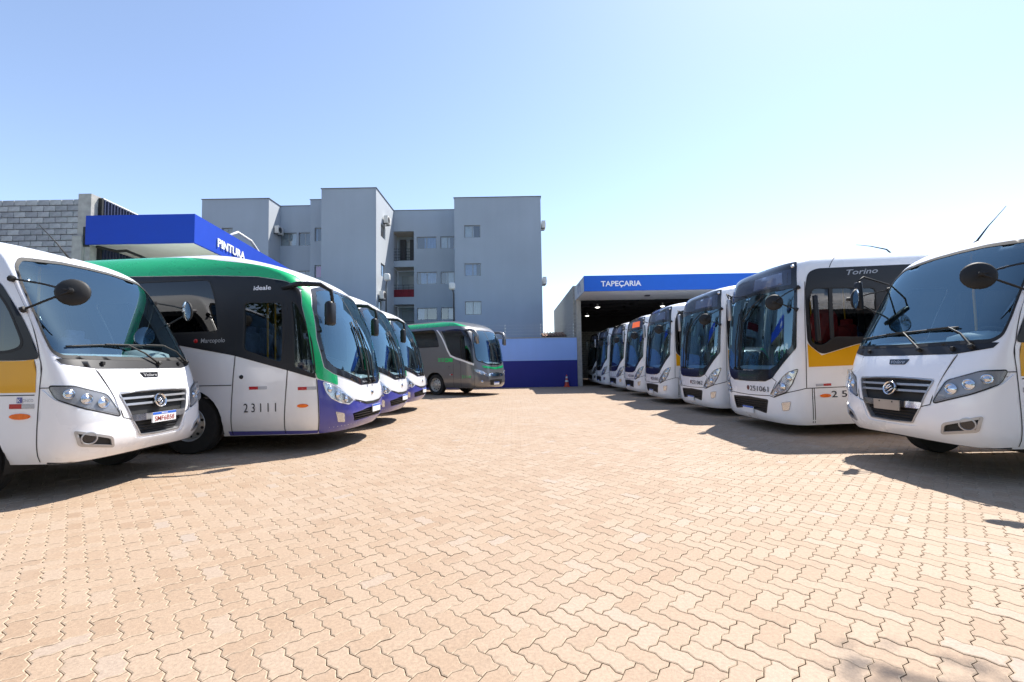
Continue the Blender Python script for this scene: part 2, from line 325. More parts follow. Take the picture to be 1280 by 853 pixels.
def wheel(root, x, y, R, sg, width=.28, rim_r=None):
    rr = rim_r or R*.58; w2 = width/2
    t = MB().lathe([(rr*.96, w2*.72), (rr, w2*.95), (rr + (R-rr)*.5, w2*1.03), (R*.955, w2*.95), (R*.99, w2*.78), (R, w2*.55)] + [(R, w2*.56 - .001), (R*.975, w2*.5), (R, w2*.44), (R, w2*.06), (R*.975, 0), (R, -w2*.06), (R, -w2*.55), (R*.95, -w2*.95), (rr, -w2)], (0, 0, 0), (0, sg, 0), 40)
    o = t.build('wheel', TYRE, root, True, 40); o.location = (x, y, R)
    r = MB().lathe([(rr, w2*.9), (rr*.97, w2*.98), (rr*.93, w2*.9), (rr*.90, w2*.45), (rr*.82, w2*.38), (rr*.60, w2*.62), (rr*.52, w2*.70), (rr*.36, w2*.72), (rr*.33, w2*.95), (rr*.22, w2*1.05), (.0, w2*1.07)], (0, 0, 0), (0, sg, 0), 36)
    for k in range(10):
        a = 2*PI*k/10; r.lathe([(.014, 0), (.014, .03), (.006, .036), (0, .036)], (rr*.45*math.cos(a), sg*w2*.7, rr*.45*math.sin(a)), (0, sg, 0), 6)
    r.build('rim', RIM, o, True, 35)
    h = MB()
    for k in range(10):
        a = 2*PI*(k + .5)/10; c = Vector((math.cos(a), 0, math.sin(a)))
        h.lathe([(rr*.085, 0), (0, .001)], c*rr*.71 + Vector((0, sg*(w2*.50 + .012), 0)), (c*.35 + Vector((0, sg, 0))), 12)
    h.build('rim_hole', RUBBER, o)
    return o
def lamp_on(S, q, v, r, parent, name='lamp', m=None, off=.0, dome=.02, ring=True):
    p = Vector(S.at(q, v, off)); n = Vector(S.nrm(q, v)); n = (n + Vector((.6, 0, 0))).normalized()
    b = MB().lathe([(r, .012), (r*.9, .016), (r*.82, .004), (r*.5, -.012 + dome), (0, dome)], p, n, 20)
    return b.build(name, m or CHROME, parent, True, 50)
def seat_mesh(m):
    b = MB().box((0, 0, .42), (.46, .44, .13), 0, .04); b.box((-.24, 0, .82), (.12, .44, .72), 0, .045); b.box((0, 0, .18), (.3, .3, .36)); b.box((-.25, 0, 1.22), (.09, .26, .16), 0, .03)
    o = b.build('seat', m, None, True, 50); me = o.data; bpy.data.objects.remove(o); return me
SEATB = seat_mesh(SEATM); SEATR = seat_mesh(SEATRED)
def cabin(S, root, vb, zf, rows, drv=.55, red=False, vd=.62, zc=None):
    zt = float(S.fz(vb)); L = S.L; W = S.W - .09
    MB().b2(-L + .15, -.75, -W, W, zf - .03, zf).build('cabin_floor', INNER, root)
    q = np.linspace(-S.qn*.93, S.qn*.93, 25); A = S.at(q, vb, -.03); V = []; n = 25; xi = -vd - .25
    for k, (dx, dz) in enumerate(((0, -.01), (-.16, .02), (-.32, .05))):
        for p in A: V.append((max(min(p[0] + dx, p[0]), xi) if p[0] + dx > xi else min(p[0], xi) - k*.001, p[1], zt + dz))
    for p in A: V.append((xi - .04, p[1], zt + .03))
    for p in A: V.append((xi - .0, p[1]*.98, zt - .2))
    for p in A: V.append((xi + .1, p[1]*.95, zf))
    F = [(k*n + i, k*n + i + 1, (k+1)*n + i + 1, (k+1)*n + i) for k in range(5) for i in range(n - 1)]
    d = mesh('dashboard', V, F, DASH, root)
    MB().lathe([(.30, -.02), (.26, .09), (.12, .13), (0, .14)], (xi + .12, drv, zt + .0), (.1, 0, 1), 20).build('instrument_hood', DASH, d, True)
    # steering wheel
    c = Vector((xi - .22, drv, zt + .06)); ax = Vector((-.55, 0, .83)); a = ax.cross(Vector((0, 1, 0))).normalized(); b = Vector((0, 1, 0)); R = .23
    ring = [c + R*(math.cos(t)*a + math.sin(t)*b) for t in np.linspace(0, 2*PI, 25)]
    mb = MB().tube(ring, .016, 6, False); mb.tube([c - b*R, c + b*R], .013, 6); mb.tube([c, c - ax*.35], .03, 6); mb.lathe([(.06, .02), (0, .03)], c, ax, 10); mb.build('steering_wheel', RUBBER, root, True)
    s = link('seat', SEATR if red else SEATB, None, root); s.location = (xi - .75, drv, zf + .12)
    for k in range(rows):
        for y in (-.82, -.36, .36, .82):
            s = link('seat', SEATB, None, root); s.location = (-2.35 - k*.78, y*(S.W - .22)/1.03, zf)
    mb = MB()
    for x, y in ((-1.75, -.45), (-2.0, .2), (-3.3, .2)): mb.tube([(x, y, zf), (x, y, float(S.fz(S.vmax)) - .22)], .018, 6)
    mb.build('handrail', YELLOW, root, True)
    zr = float(S.fz(S.vmax)) - .2
    MB().b2(-L + .2, float(S.fx(S.vmax)) + .9, -W*.8, W*.8, zr, zr + .02).build('ceiling_lining', INLIGHT, root)
def wiper(S, root, pts, r=.011, off=.035, blade=None):
    P = [S.at(q, v, o) for q, v, o in pts]; mb = MB().tube(P[:], [r*1.5] + [r]*(len(P) - 1), 6)
    mb.lathe([(.03, -.02), (.03, .03), (0, .04)], P[0], S.nrm(pts[0][0], pts[0][1]), 8)
    o = mb.build('wiper', RUBBER, root, True, 50)
    if blade:
        B = [S.at(q, v, .02) for q, v in resamp(blade, .15, False)]; MB().tube(B, .012, 4).build('wiper_blade', RUBBER, o, True)
    return o
def round_mirror(root, c, ax, r, mounts, name='mirror'):
    c = Vector(c); ax = Vector(ax).normalized()
    o = MB().lathe([(r*.93, -.012), (r, 0), (r*.99, .012), (r*.85, .03), (r*.45, .045), (0, .05)], c, ax, 28).build(name, RUBBER, root, True, 60)
    MB().lathe([(r*.93, -.010), (r*.6, -.022), (0, -.03)], c, ax, 24).build('mirror_glass', MIRRORM, o, True)
    mb = MB()
    for p in mounts:
        p = Vector(p); e = c + ax*.07; mb.tube([p, p + (e - p)*.5 + Vector((.02, 0, .01)), e], .013, 6); mb.lathe([(.04, 0), (.035, .04), (0, .05)], p - (e - p).normalized()*.01, e - p, 8)
    mb.lathe([(.03, 0), (.03, .05), (0, .06)], c + ax*.08, ax, 8)
    mb.build('mirror_arm', RUBBER, o, True, 50); return o
def plate(S, root, q, v, wdt, h, txt, blank=False, xoff=.02):
    p = Vector(S.at(q, v, 0)); n = Vector(S.nrm(q, v)); n.z = 0; n.normalize(); u = Vector((0, 0, 1)).cross(n); c = p + n*xoff; up = Vector((0, 0, 1))
    ang = math.atan2(n.y, n.x) ; mb = MB().box((c.x, c.y, c.z), (.016, wdt, h), ang)
    o = mb.build('number_plate', PLATEG if blank else PLATEW, root)
    f = c + n*.009
    if not blank:
        mesh('plate_band', [f + u*a*wdt/2 + up*b + n*.002 for a, b in ((-1, h*.27), (1, h*.27), (1, h*.5), (-1, h*.5))], [(0, 1, 2, 3)], PLATEB, o, False)
        if txt:
            text_flat('BRASIL', f - u*wdt*.14 + up*h*.32, u, up, wdt*.28, h*.12, INKW, o, .02, .004)
            text_flat(txt, f - u*wdt*.42 - up*h*.36, u, up, wdt*.84, h*.5, INKR, o, .004, .003)
    else:
        text_bits = MB()
        for s in (-.25, .25): text_bits.lathe([(.012, 0), (0, .001)], f + u*s*wdt + up*h*.33 + n*.001, n, 8)
        text_bits.build('plate_hole', RUBBER, o)
    return o
def side_windows(S, root, sg, spans, v0, v1, m, r=.09, frame=.03, glass_name='side_window'):
    """glass panes with a rubber frame set in the holes of the body; returns the holes"""
    out = []
    for a, b in spans:
        p = rnd([(a, v0), (b, v0), (b, v1), (a, v1)], r)
        if sg < 0: p = mir(p)
        out.append(p)
    return out
def pane(S, root, p, m, name='side_window', frame=.03, off=-.004, fm=None):
    g = skin(name, S, p, m, root, off, sq=.12, sv=.12)
    skin('window_frame', S, offs(p, frame), fm or RUBBER, g, .008, [p], sq=.2, sv=.2, rim=.014); return g
def reflect(S, root, q0, q1, v, sg, h=.05, red_front=True):
    m_ = (q0 + q1)/2; a, b = ((q0, m_), (m_, q1)); a, b = (a, b) if red_front else (b, a)
    for (x, y), mm, nm in ((a, REDR, 'red_reflector'), (b, GREYR, 'white_reflector')):
        p = [(x, v), (y, v), (y, v + h), (x, v + h)]; skin(nm, S, p if sg > 0 else mir(p), mm, root, .004, sq=.1, sv=.1)
def amber(S, root, q, v, sg, a=.12, b=.035):
    p = [(q + a*math.cos(t), v + b*math.sin(t)) for t in np.linspace(0, 2*PI, 17)[:-1]]; skin('side_marker', S, p if sg > 0 else mir(p), AMBER, root, .012, sq=.1, sv=.1, rim=.012)
# ------------------------------------------------------------------ minibus
def make_minibus(name):
    S = MINI; root = empty(name)
    ws = rnd(sym([(0, 1.575), (1.02, 1.59), (1.13, 1.66), (1.15, 1.85), (1.11, 2.45), (1.07, 2.68), (.96, 2.79), (.4, 2.85), (0, 2.86)]), .05)
    grille = rnd(sym([(0, .55), (.33, .56), (.43, .74), (.47, .84), (.57, 1.11), (.3, 1.13), (0, 1.135)]), .025)
    sw = rnd([(1.56, 1.72), (1.75, 1.66), (2.35, 1.66), (2.35, 2.52), (1.66, 2.52), (1.57, 2.2)], .1)
    wins = [sw] + [rnd([(a, 1.72), (a + 1.15, 1.72), (a + 1.15, 2.5), (a, 2.5)], .08) for a in (2.55, 3.95, 5.35, 6.65)]
    wins = wins + [mir(p) for p in wins]
    fog = rnd([(1.06, .72), (.70, .60), (.66, .46), (1.02, .53)], .04)
    qa = 2.33
    body(S, WHITE, root, [ws, grille] + wins, [(qa, .36, .52), (S.qx(-6.2), .36, .52)])
    g = skin('windscreen', S, ws, WSGLASS, root, .0, sq=.1, sv=.1); skin('windscreen_frame', S, offs(ws, .035), RUBBER, g, .006, [offs(ws, -.012)], rim=.01)
    cw = sym([(0, 1.43), (.7, 1.435), (1.08, 1.50), (1.13, 1.56), (1.02, 1.565), (0, 1.55)]); skin('cowl', S, cw, BLACKM, root, .004)
    # black window band, yellow stripe
    band = [(1.40, 1.56), (1.60, 1.545), (7.9, 1.545), (7.9, 2.62), (1.62, 2.62), (1.50, 2.45), (1.43, 2.0)]
    yel = [(1.46, 1.17), (7.9, 1.17), (7.9, 1.54), (1.60, 1.54), (1.47, 1.555)]
    for sg in (1, -1):
        f = (lambda p: p) if sg > 0 else mir
        hs = [x for x in wins if x[0][0]*sg > 0]
        skin('window_band', S, f(rnd(band, .06)), BLACKM, root, .006, hs, sq=.25, sv=.15); skin('yellow_stripe', S, f(yel), YELLOW, root, .004, sq=.2, sv=.15)
    for p in wins: pane(S, root, p, SIDEGLASS)
    # seams
    l = []
    for sg in (1, -1):
        l += [[(sg*1.30, 2.58), (sg*1.36, 1.9), (sg*1.40, 1.58), (sg*1.42, 1.1), (sg*1.44, .36)], [(sg*1.26, 1.22), (sg*1.42, 1.22)], [(sg*.73, 1.43), (sg*.64, 1.10), (sg*.56, .81)], [(sg*.56, .81), (sg*.45, .775)], [(sg*1.47, 1.14), (sg*2.6, 1.14)]]
    seam('panel_gap', S, l, root, .011)
    # grille
    gb = skin('grille', S, offs(grille, .01), RUBBER, root, -.05, sq=.1, sv=.1)
    fr = skin('grille_surround', S, offs(grille, .010), SATIN, gb, .012, [offs(grille, -.006)], rim=.06)
    for v, h in ((1.035, .028), (.955, .028)):
        wq = .545 if v > 1 else .51
        skin('grille_slat', S, [(-wq, v), (wq, v), (wq - .01, v + h), (-wq + .01, v + h)], SATIN, gb, .0, sq=.08, rim=.03)
    skin('chrome_bar', S, rnd([(-.44, .745), (.44, .745), (.47, .83), (-.47, .83)], .02), CHROME, gb, .014, sq=.08, rim=.05)
    mb = MB()
    for k in range(4):
        v = .585 + k*.04; wq = .30 + .028*k
        mb.tube([S.at(q, v, -.03) for q in np.linspace(-wq, wq, 7)], .008, 5)
    mb.build('lower_mesh', BLACKM, gb, True)
    c = Vector(S.at(0, .985, .012)); n = Vector(S.nrm(0, .985))
    e = MB().lathe([(.098, 0), (.098, .018), (.09, .026), (.078, .018), (.074, .006)], c, n, 28).build('emblem', CHROME, gb, True, 45)
    MB().lathe([(.076, .004), (0, .005)], c, n, 24).build('emblem_ground', BLACKM, e)
    mb = MB()
    for a, b, h in (((-.058, .012), (.02, .05), .02), ((-.03, -.055), (.062, .005), .02), ((-.05, -.02), (.045, .035), .024), ((-.062, -.01), (-.015, .02), .02)):
        mb.tube([c + Vector((.02, a[0], a[1])), c + Vector((.02, b[0], b[1]))], [.016, .008], 5)
    mb.build('emblem_mark', CHROME, e, True)
    bd = rnd([(-.13, 1.305), (.11, 1.305), (.15, 1.375), (-.16, 1.375)], .012); bo = skin('badge', S, bd, BLACKP, root, .018, rim=.012); text_skin(S, 'Volare', -.115, .105, 1.317, .042, SATIN, bo, .01, .25, .021)
    # lamps
    hl = rnd([(1.29, 1.235), (1.02, 1.225), (.72, 1.11), (.60, .835), (.95, .965), (1.21, 1.10)], .04)
    for sg in (1, -1):
        f = (lambda p: p) if sg > 0 else mir
        h = skin('headlight', S, f(hl), LAMPBODY, root, .004, sq=.06, sv=.05, rim=.02)
        for q, v, r in ((1.08, 1.14, .055), (.93, 1.075, .063), (.775, 1.015, .066)): lamp_on(S, sg*q, v, r, h, off=.005, dome=.03)
        skin('headlight_lens', S, f(offs(hl, -.005)), LAMPGLASS, h, .055, sq=.06, sv=.05, rim=.05)
        skin('headlight_edge', S, f(offs(hl, .016)), RUBBER, h, .006, [f(hl)], sq=.1, sv=.1)
        fo = skin('fog_lamp', S, f(fog), SATIN, root, .026, [f(offs(fog, -.03))], rim=.03); skin('fog_recess', S, f(offs(fog, -.028)), RUBBER, fo, .004)
        b = MB().lathe([(.078, 0), (.078, .02), (.066, .022), (.058, .006), (0, .004)], S.at(sg*.93, .61, .004), S.nrm(sg*.93, .61), 22); b.build('fog_lamp_ring', SATIN, fo, True, 40); MB().lathe([(.06, .012), (0, .014)], S.at(sg*.93, .61, .004), S.nrm(sg*.93, .61), 18).build('fog_lens', BLACKP, fo, True)
    bump = rnd(sym([(0, .365), (1.0, .345), (1.405, .365), (1.40, 1.0), (1.39, 1.205), (1.23, 1.085), (.96, .945), (.62, .82), (.50, .775), (.46, .70), (.40, .53), (.33, .515), (0, .51)]), .02)
    skin('front_bumper', S, bump, WHITE, root, .013, [fog, mir(fog)], sq=.07, sv=.06, rim=.014)
    skin('bonnet', S, rnd(sym([(0, 1.15), (.585, 1.13), (.60, .86), (.63, 1.05), (.715, 1.42), (0, 1.42)]), .02), WHITE, root, .010, sq=.07, sv=.06, rim=.012)
    # bumper lip
    mb = MB(); mb.tube([S.at(q, .345, .004) for q in np.linspace(-1.36, 1.36, 40)], .010, 6); mb.build('bumper_lip', RUBBER, root, True)
    wiper(S, root, [(.24, 1.49, .03), (.05, 1.62, .06), (-.14, 1.735, .05), (-.45, 1.74, .03)], blade=[(-.95, 1.70), (-.5, 1.735), (.02, 1.75)])
    wiper(S, root, [(.86, 1.51, .03), (.7, 1.66, .06), (.5, 1.755, .05), (.2, 1.76, .03)], blade=[(-.30, 1.745), (.1, 1.755), (.6, 1.765)])
    for q in (-.62, .66): MB().box(S.at(q, 1.495, .02), (.04, .04, .05), 0, .008).build('washer_nozzle', RUBBER, root)
    for sg in (1, -1):
        round_mirror(root, (-.36, .93*sg, 2.36), (.5, .82*sg, .10), .165, [(-.99, 1.04*sg, 2.52), (-.80, 1.075*sg, 2.14)])
    mb = MB(); mb.tube([(-1.35, 0, 3.0), (-1.55, 0, 3.24), (-1.82, 0, 3.52)], [.014, .008, .005], 6); mb.lathe([(.03, 0), (.02, .05), (0, .06)], (-1.35, 0, 2.97), (0, 0, 1), 8); mb.build('antenna', RUBBER, root, True)
    mb = MB(); mb.box((-2.3, 0, 3.02), (.5, .6, .09), 0, .03); mb.build('roof_hatch', WHITE, root, True, 40)
    cabin(S, root, 1.585, .62, 4, vd=.55)
    qx = -S.D0 - (qa - S.qn)
    for sg in (1, -1):
        [setattr(wheel(root, xx, sg*.93, .43, sg, .24), 'location', (xx, sg*.93, .341)) for xx in (qx, -6.2)]
        reflect(S, root, 1.47, 1.76, .985, sg, .055, False); amber(S, root, 1.63, .895, sg)
    mb = MB(); mb.tube([(-1.0, -.5, .35), (-3.5, -.5, .35)], .06, 6); mb.tube([(-1.0, .5, .35), (-3.5, .5, .35)], .06, 6); mb.box((-2.3, 0, .40), (.16, 1.7, .14)); mb.build('chassis', RUBBER, root)
    return root
# ------------------------------------------------------------------ city bus
def make_citybus(name):
    S = TOR; root = empty(name)
    ws = rnd(sym([(0, 1.27), (.74, 1.275), (.92, 1.37), (1.21, 1.72), (1.235, 2.4), (1.235, 2.80), (0, 2.84)]), .05)
    mask = rnd(sym([(0, 1.04), (.60, 1.05), (.80, 1.12), (.98, 1.32), (1.285, 1.68), (1.29, 2.6), (1.26, 3.18), (1.21, 3.31), (0, 3.35)]), .04)
    swf = rnd([(1.58, 1.74), (1.80, 1.70), (2.0, 1.86), (2.78, 1.82), (2.80, 2.72), (1.62, 2.76), (1.55, 2.4)], .10)
    wl = [swf] + [rnd([(a, 1.72), (a + 1.3, 1.72), (a + 1.3, 2.74), (a, 2.74)], .08) for a in (3.1, 4.55, 6.0, 7.45, 8.9, 10.3)]
    door = rnd([(1.62, .55), (2.55, .55), (2.55, 2.74), (1.62, 2.74)], .06)
    wr = [mir(p) for p in [door] + [rnd([(a, 1.72), (a + 1.3, 1.72), (a + 1.3, 2.74), (a, 2.74)], .08) for a in (3.1, 4.55, 6.0, 7.45, 8.9, 10.3)]]
    mouth = rnd(sym([(0, .50), (.34, .47), (.57, .44), (.65, .69), (.3, .70), (0, .71)]), .03)
    qa = S.qx(-2.75)
    body(S, WHITE, root, [ws, mouth] + wl + wr, [(qa, .50, .58), (S.qx(-8.6), .5, .58)])
    g = skin('windscreen', S, ws, WSGLASS, root, .004, sq=.1, sv=.1)
    skin('windscreen_surround', S, mask, BLACKP, g, .007, [offs(ws, -.01)], sq=.06, sv=.06, rim=.008)
    seam('surround_gap', S, [[(-.86, 1.19), (-.6, 1.235), (0, 1.24), (.6, 1.235), (.86, 1.19)]], g, .012, off=.006)
    text_skin(S, 'Marcopolo', -.20, .20, 1.262, .03, INKG, g, .02, off=.009)
    ds = rnd(sym([(0, 2.90), (1.17, 2.87), (1.15, 3.17), (0, 3.21)]), .03); d = skin('destination_sign', S, ds, SIGNDARK, root, .008)
    skin('sign_display', S, [(.02, 2.93), (.98, 2.91), (.95, 3.14), (.02, 3.16)], mat('sign display glass', (.10, .13, .22), .1, coat=.5), d, .011)
    mb = MB(); mb.lathe([(.035, 0), (.03, .02), (0, .025)], S.at(1.16, 3.22, .006), S.nrm(1.16, 3.22), 12); mb.build('marker_lamp', CHROME, root, True)
    # side bands
    top = 3.14
    bandL = [(1.49, 1.76), (1.75, 1.535), (2.35, 1.69), (2.9, 1.80), (3.6, 1.80), (11.4, 1.80 - .15), (11.4, top + .03), (1.70, top), (1.52, 3.05), (1.455, 2.8)]
    for sg in (1, -1):
        f = (lambda p: p) if sg > 0 else mir
        skin('window_band', S, f(rnd(bandL, .10)), BLACKM, root, .006, wl if sg > 0 else wr, sq=.3, sv=.15)
        if sg > 0:
            skin('yellow_stripe', S, [(1.49, 1.32), (11.4, 1.32), (11.4, 1.64), (3.6, 1.79), (2.9, 1.79), (2.35, 1.68), (1.75, 1.525), (1.49, 1.75)], YELLOW, root, .005, sq=.25, sv=.15)
        else: skin('yellow_stripe', S, mir([(2.7, 1.32), (11.4, 1.32), (11.4, 1.64), (2.9, 1.70), (2.7, 1.64)]), YELLOW, root, .005, sq=.25, sv=.15)
    for p in wl + wr: pane(S, root, p, SIDEGLASS if p is not swf else DOORGLASS, 'door_glass' if p is wr[0] else 'side_window')
    skin('window_pillar', S, [(1.93, 1.82), (2.0, 1.84), (2.0, 2.76), (1.93, 2.76)], RUBBER, root, .010, rim=.02)
    l = []
    for sg in (1, -1):
        l += [[(sg*1.45, 2.9), (sg*1.455, 1.6), (sg*1.43, .93)], [(sg*1.53, .93), (sg*1.51, .30)], [(sg*1.565, .93), (sg*1.55, .30)], [(sg*.71, .78), (sg*.83, .755), (sg*1.12, .86), (sg*1.42, .935), (sg*2.2, .935), (sg*4.2, .935)], [(sg*.80, 1.12), (sg*.90, 1.06), (sg*.73, .80)], [(sg*1.95, 3.15), (sg*1.97, 3.34), (sg*2.0, 3.5)]]
    l += [[(-.71, .78), (-.3, .765), (0, .76), (.3, .765), (.71, .78)]]
    seam('panel_gap', S, l, root, .014)
    gb = skin('grille', S, offs(mouth, .01), RUBBER, root, -.05, sq=.1)
    skin('grille_surround', S, offs(mouth, .015), BLACKM, gb, .006, [offs(mouth, -.02)], rim=.05)
    for k in range(5):
        v = .485 + .045*k; wq = .55 + .018*k; skin('grille_slat', S, [(-wq, v), (wq, v), (wq, v + .014), (-wq, v + .014)], BLACKM, gb, -.008, sq=.1, rim=.03)
    hl = rnd([(1.30, 1.29), (1.14, 1.23), (1.06, 1.16), (.76, .815), (.85, .775), (1.10, .87), (1.20, 1.02)], .03)
    fg = rnd([(1.00, .66), (1.16, .69), (1.12, .54), (1.01, .52)], .02)
    for sg in (1, -1):
        f = (lambda p: p) if sg > 0 else mir
        h = skin('headlight', S, f(hl), REFLECTOR, root, .003, sq=.05, sv=.05)
        for q, v, r in ((1.14, 1.12, .06), (1.02, .96, .075), (.87, .84, .04)): lamp_on(S, sg*q, v, r, h, off=-.004, dome=.028)
        skin('headlight_lens', S, f(hl), LAMPGLASS, h, .045, sq=.06, sv=.05, rim=.04); skin('headlight_edge', S, f(offs(hl, .012)), RUBBER, h, .005, [f(hl)], sq=.1, sv=.1)
        fo = skin('fog_lamp', S, f(fg), REFLECTOR, root, .006, rim=.01); skin('fog_lamp_edge', S, f(offs(fg, .012)), SATIN, fo, .005, [f(fg)])
        reflect(S, root, 1.60, 1.88, .965, sg, .045, False); amber(S, root, 1.76, .79, sg, .10, .032)
        wheel(root, -2.75, sg*1.06, .49, sg); wheel(root, -8.6, sg*1.06, .49, sg)
    text_skin(S, 'Torino', 2.27, 2.86, 2.99, .10, INKG, root, .01, .25, slope=.03)
    wiper(S, root, [(-.32, 1.30, .03), (-.30, 1.8, .06), (-.28, 2.3, .05), (.1, 2.60, .045), (.48, 2.78, .03)], blade=[(-.30, 1.5), (-.3, 2.0), (-.27, 2.35)])
    wiper(S, root, [(-.50, 1.30, .03), (-.48, 1.9, .06), (-.44, 2.5, .04)], blade=[(-.44, 1.7), (-.42, 2.6)])
    round_mirror(root, (-.02, 1.08, 2.55), (.5, .82, .10), .15, [(-.40, 1.235, 2.80), (-.33, 1.25, 2.38)])
    m = MB().box((-.02, -.62, 2.62), (.07, .12, .50), 0, .03).build('wing_mirror', SATIN, root, True, 50)
    MB().b2(-.062, -.0565, -.67, -.57, 2.42, 2.84).build('mirror_glass', MIRRORM, m)
    MB().tube([(-.28, -1.0, 2.96), (-.05, -.75, 3.0), (-.02, -.62, 2.88)], .016, 6).build('mirror_arm', RUBBER, m, True)
    m = MB().box((-.62, 1.33, 2.2), (.06, .10, .85), 0, .025).build('side_deflector', BLACKM, root, True, 50)
    mb = MB(); mb.tube([(-2.85, .5, 3.47), (-2.72, .5, 3.60), (-2.4, .5, 3.68), (-2.12, .5, 3.72)], [.02, .014, .009, .004], 6); mb.build('antenna', RUBBER, root, True)
    for x in (-3.6, -7.5): MB().box((x, 0, 3.5), (.75, .7, .12), 0, .04).build('roof_hatch', WHITE, root, True, 40)
    cabin(S, root, 1.30, .80, 5, red=True, vd=.5)
    MB().box((-1.12, .80, 2.08), (.36, .46, .66), 0, .16).build('driver_headrest', SEATRED, root, True)
    return root
# ------------------------------------------------------------------ touring coach
def make_coach(name):
    S = IDE; root = empty(name)
    ws = rnd(sym([(0, 1.165), (.40, 1.15), (1.02, 1.36), (1.16, 1.50), (1.20, 1.9), (1.12, 2.35), (.93, 2.68), (.55, 2.76), (0, 2.78)]), .05)
    mask = rnd(sym([(0, 1.05), (.42, 1.045), (1.05, 1.265), (1.20, 1.37), (1.26, 1.85), (1.19, 2.38), (1.02, 2.71), (.6, 2.81), (0, 2.83)]), .04)
    dw = rnd([(2.55, 1.70), (1.93, 1.47), (1.86, 2.45), (2.48, 2.47)], .08); qw = rnd([(1.72, 1.40), (1.375, 1.27), (1.385, 1.8), (1.46, 2.2), (1.56, 2.42), (1.68, 2.46)], .05)
    wl = [dw, qw] + [rnd([(a, 2.02), (a + 1.5, 2.02), (a + 1.5, 2.88), (a, 2.88)], .07) for a in (2.98, 4.58, 6.18, 7.78, 9.3)]
    wr = [mir(p) for p in wl]
    mouth = rnd([(.76, .55), (.24, .47), (.22, .63), (.72, .60)][::-1], .02); mouth = rnd(sym([(0, .45), (.25, .44), (.66, .43), (.75, .58), (.25, .63), (0, .635)]), .02)
    qa = S.qx(-2.62)
    body(S, SILVER, root, [ws, mouth] + wl + wr, [(qa, .49, .60), (S.qx(-8.3), .49, .6)])
    g = skin('windscreen', S, ws, WSGLASS, root, .004, sq=.1, sv=.1); skin('windscreen_surround', S, mask, BLACKP, g, .007, [offs(ws, -.01)], sq=.06, sv=.06, rim=.008)
    seam('windscreen_division', S, [[(0, 1.16), (0, 2.77)]], g, .022, off=.008); text_skin(S, 'Marcopolo', -.34, -.04, 1.085, .035, INKG, g, .01, off=.008)
    band = [(1.345, 1.195), (1.84, 1.345), (2.72, 1.61), (3.70, 1.82), (4.6, 1.90), (10.9, 1.90), (10.9, 3.02), (4.4, 3.00), (2.9, 2.955), (2.1, 2.90), (1.55, 2.78), (1.33, 2.66), (1.43, 2.4), (1.42, 1.95), (1.40, 1.45)]
    green = [(10.9, 3.03), (4.4, 3.01), (2.9, 2.965), (2.1, 2.91), (1.55, 2.79), (1.28, 2.67), (.98, 2.74), (1.2, 2.92), (1.6, 3.14), (2.2, 3.34), (3.2, 3.54), (10.9, 3.6)]
    pillar = [(1.30, 2.655), (1.05, 2.72), (1.21, 2.39), (1.275, 1.85), (1.215, 1.37), (1.06, 1.255), (.99, 1.235), (1.0, 1.07), (1.20, 1.15), (1.335, 1.20), (1.385, 1.45), (1.41, 1.95), (1.42, 2.4)]
    low = sym([(0, .305), (.9, .305), (1.335, .305), (1.335, 1.185), (1.20, 1.135), (1.0, 1.045), (.71, .80), (.35, .73), (0, .72)])
    for sg in (1, -1):
        f = (lambda p: p) if sg > 0 else mir
        skin('window_band', S, f(rnd(band, .04)), BLACKM, root, .006, wl if sg > 0 else wr, sq=.3, sv=.15)
        skin('roof_stripe', S, f(rnd(green, .04)), GREEN, root, .008, sq=.2, sv=.08); skin('pillar_stripe', S, f(rnd(pillar, .03)), GREEN, root, .008, sq=.06, sv=.06)
        skin('sill_stripe', S, f([(1.345, .31), (2.85 if True else 0, .31), (2.85, .385), (1.345, .36)]), PURPLE, root, .004, sq=.2, sv=.1)
    skin('front_bumper', S, rnd(low, .03), PURPLE, root, .005, [offs(mouth, -.005)], rim=.012)
    for p in wl + wr: pane(S, root, p, DOORGLASS if abs(p[0][0]) < 2.8 else SIDEGLASS)
    l = []
    for sg in (1, -1):
        l += [[(sg*2.59, 2.60), (sg*2.73, 1.3), (sg*2.79, .33)], [(sg*1.76, 2.56), (sg*1.83, 1.35), (sg*1.91, .33)], [(sg*2.59, 2.60), (sg*1.76, 2.56)], [(sg*1.345, 1.19), (sg*1.345, .34)], [(sg*3.48, 1.14), (sg*2.76, 1.13)], [(sg*2.28, 2.93), (sg*2.24, 3.1), (sg*2.2, 3.25)]]
    seam('panel_gap', S, l, root, .013, off=.0075)
    skin('smile_line', S, rnd(sym([(0, .685), (.3, .70), (.66, .79), (.69, .815), (.33, .745), (0, .735)]), .01), RUBBER, root, .011)
    gb = skin('grille', S, offs(mouth, .01), RUBBER, root, -.05, sq=.1)
    for k in range(4):
        v = .455 + .042*k; wq = .65 + .02*k; skin('grille_slat', S, [(-wq, v), (wq, v), (wq, v + .014), (-wq, v + .014)], BLACKM, gb, .0, sq=.1, rim=.04)
    hl = rnd([(1.245, 1.135), (1.04, 1.045), (.71, .805), (.82, .745), (1.0, .79), (1.14, .87), (1.21, .98)], .03); fg = rnd([(1.09, .645), (.93, .60), (.90, .45), (1.04, .47)], .02)
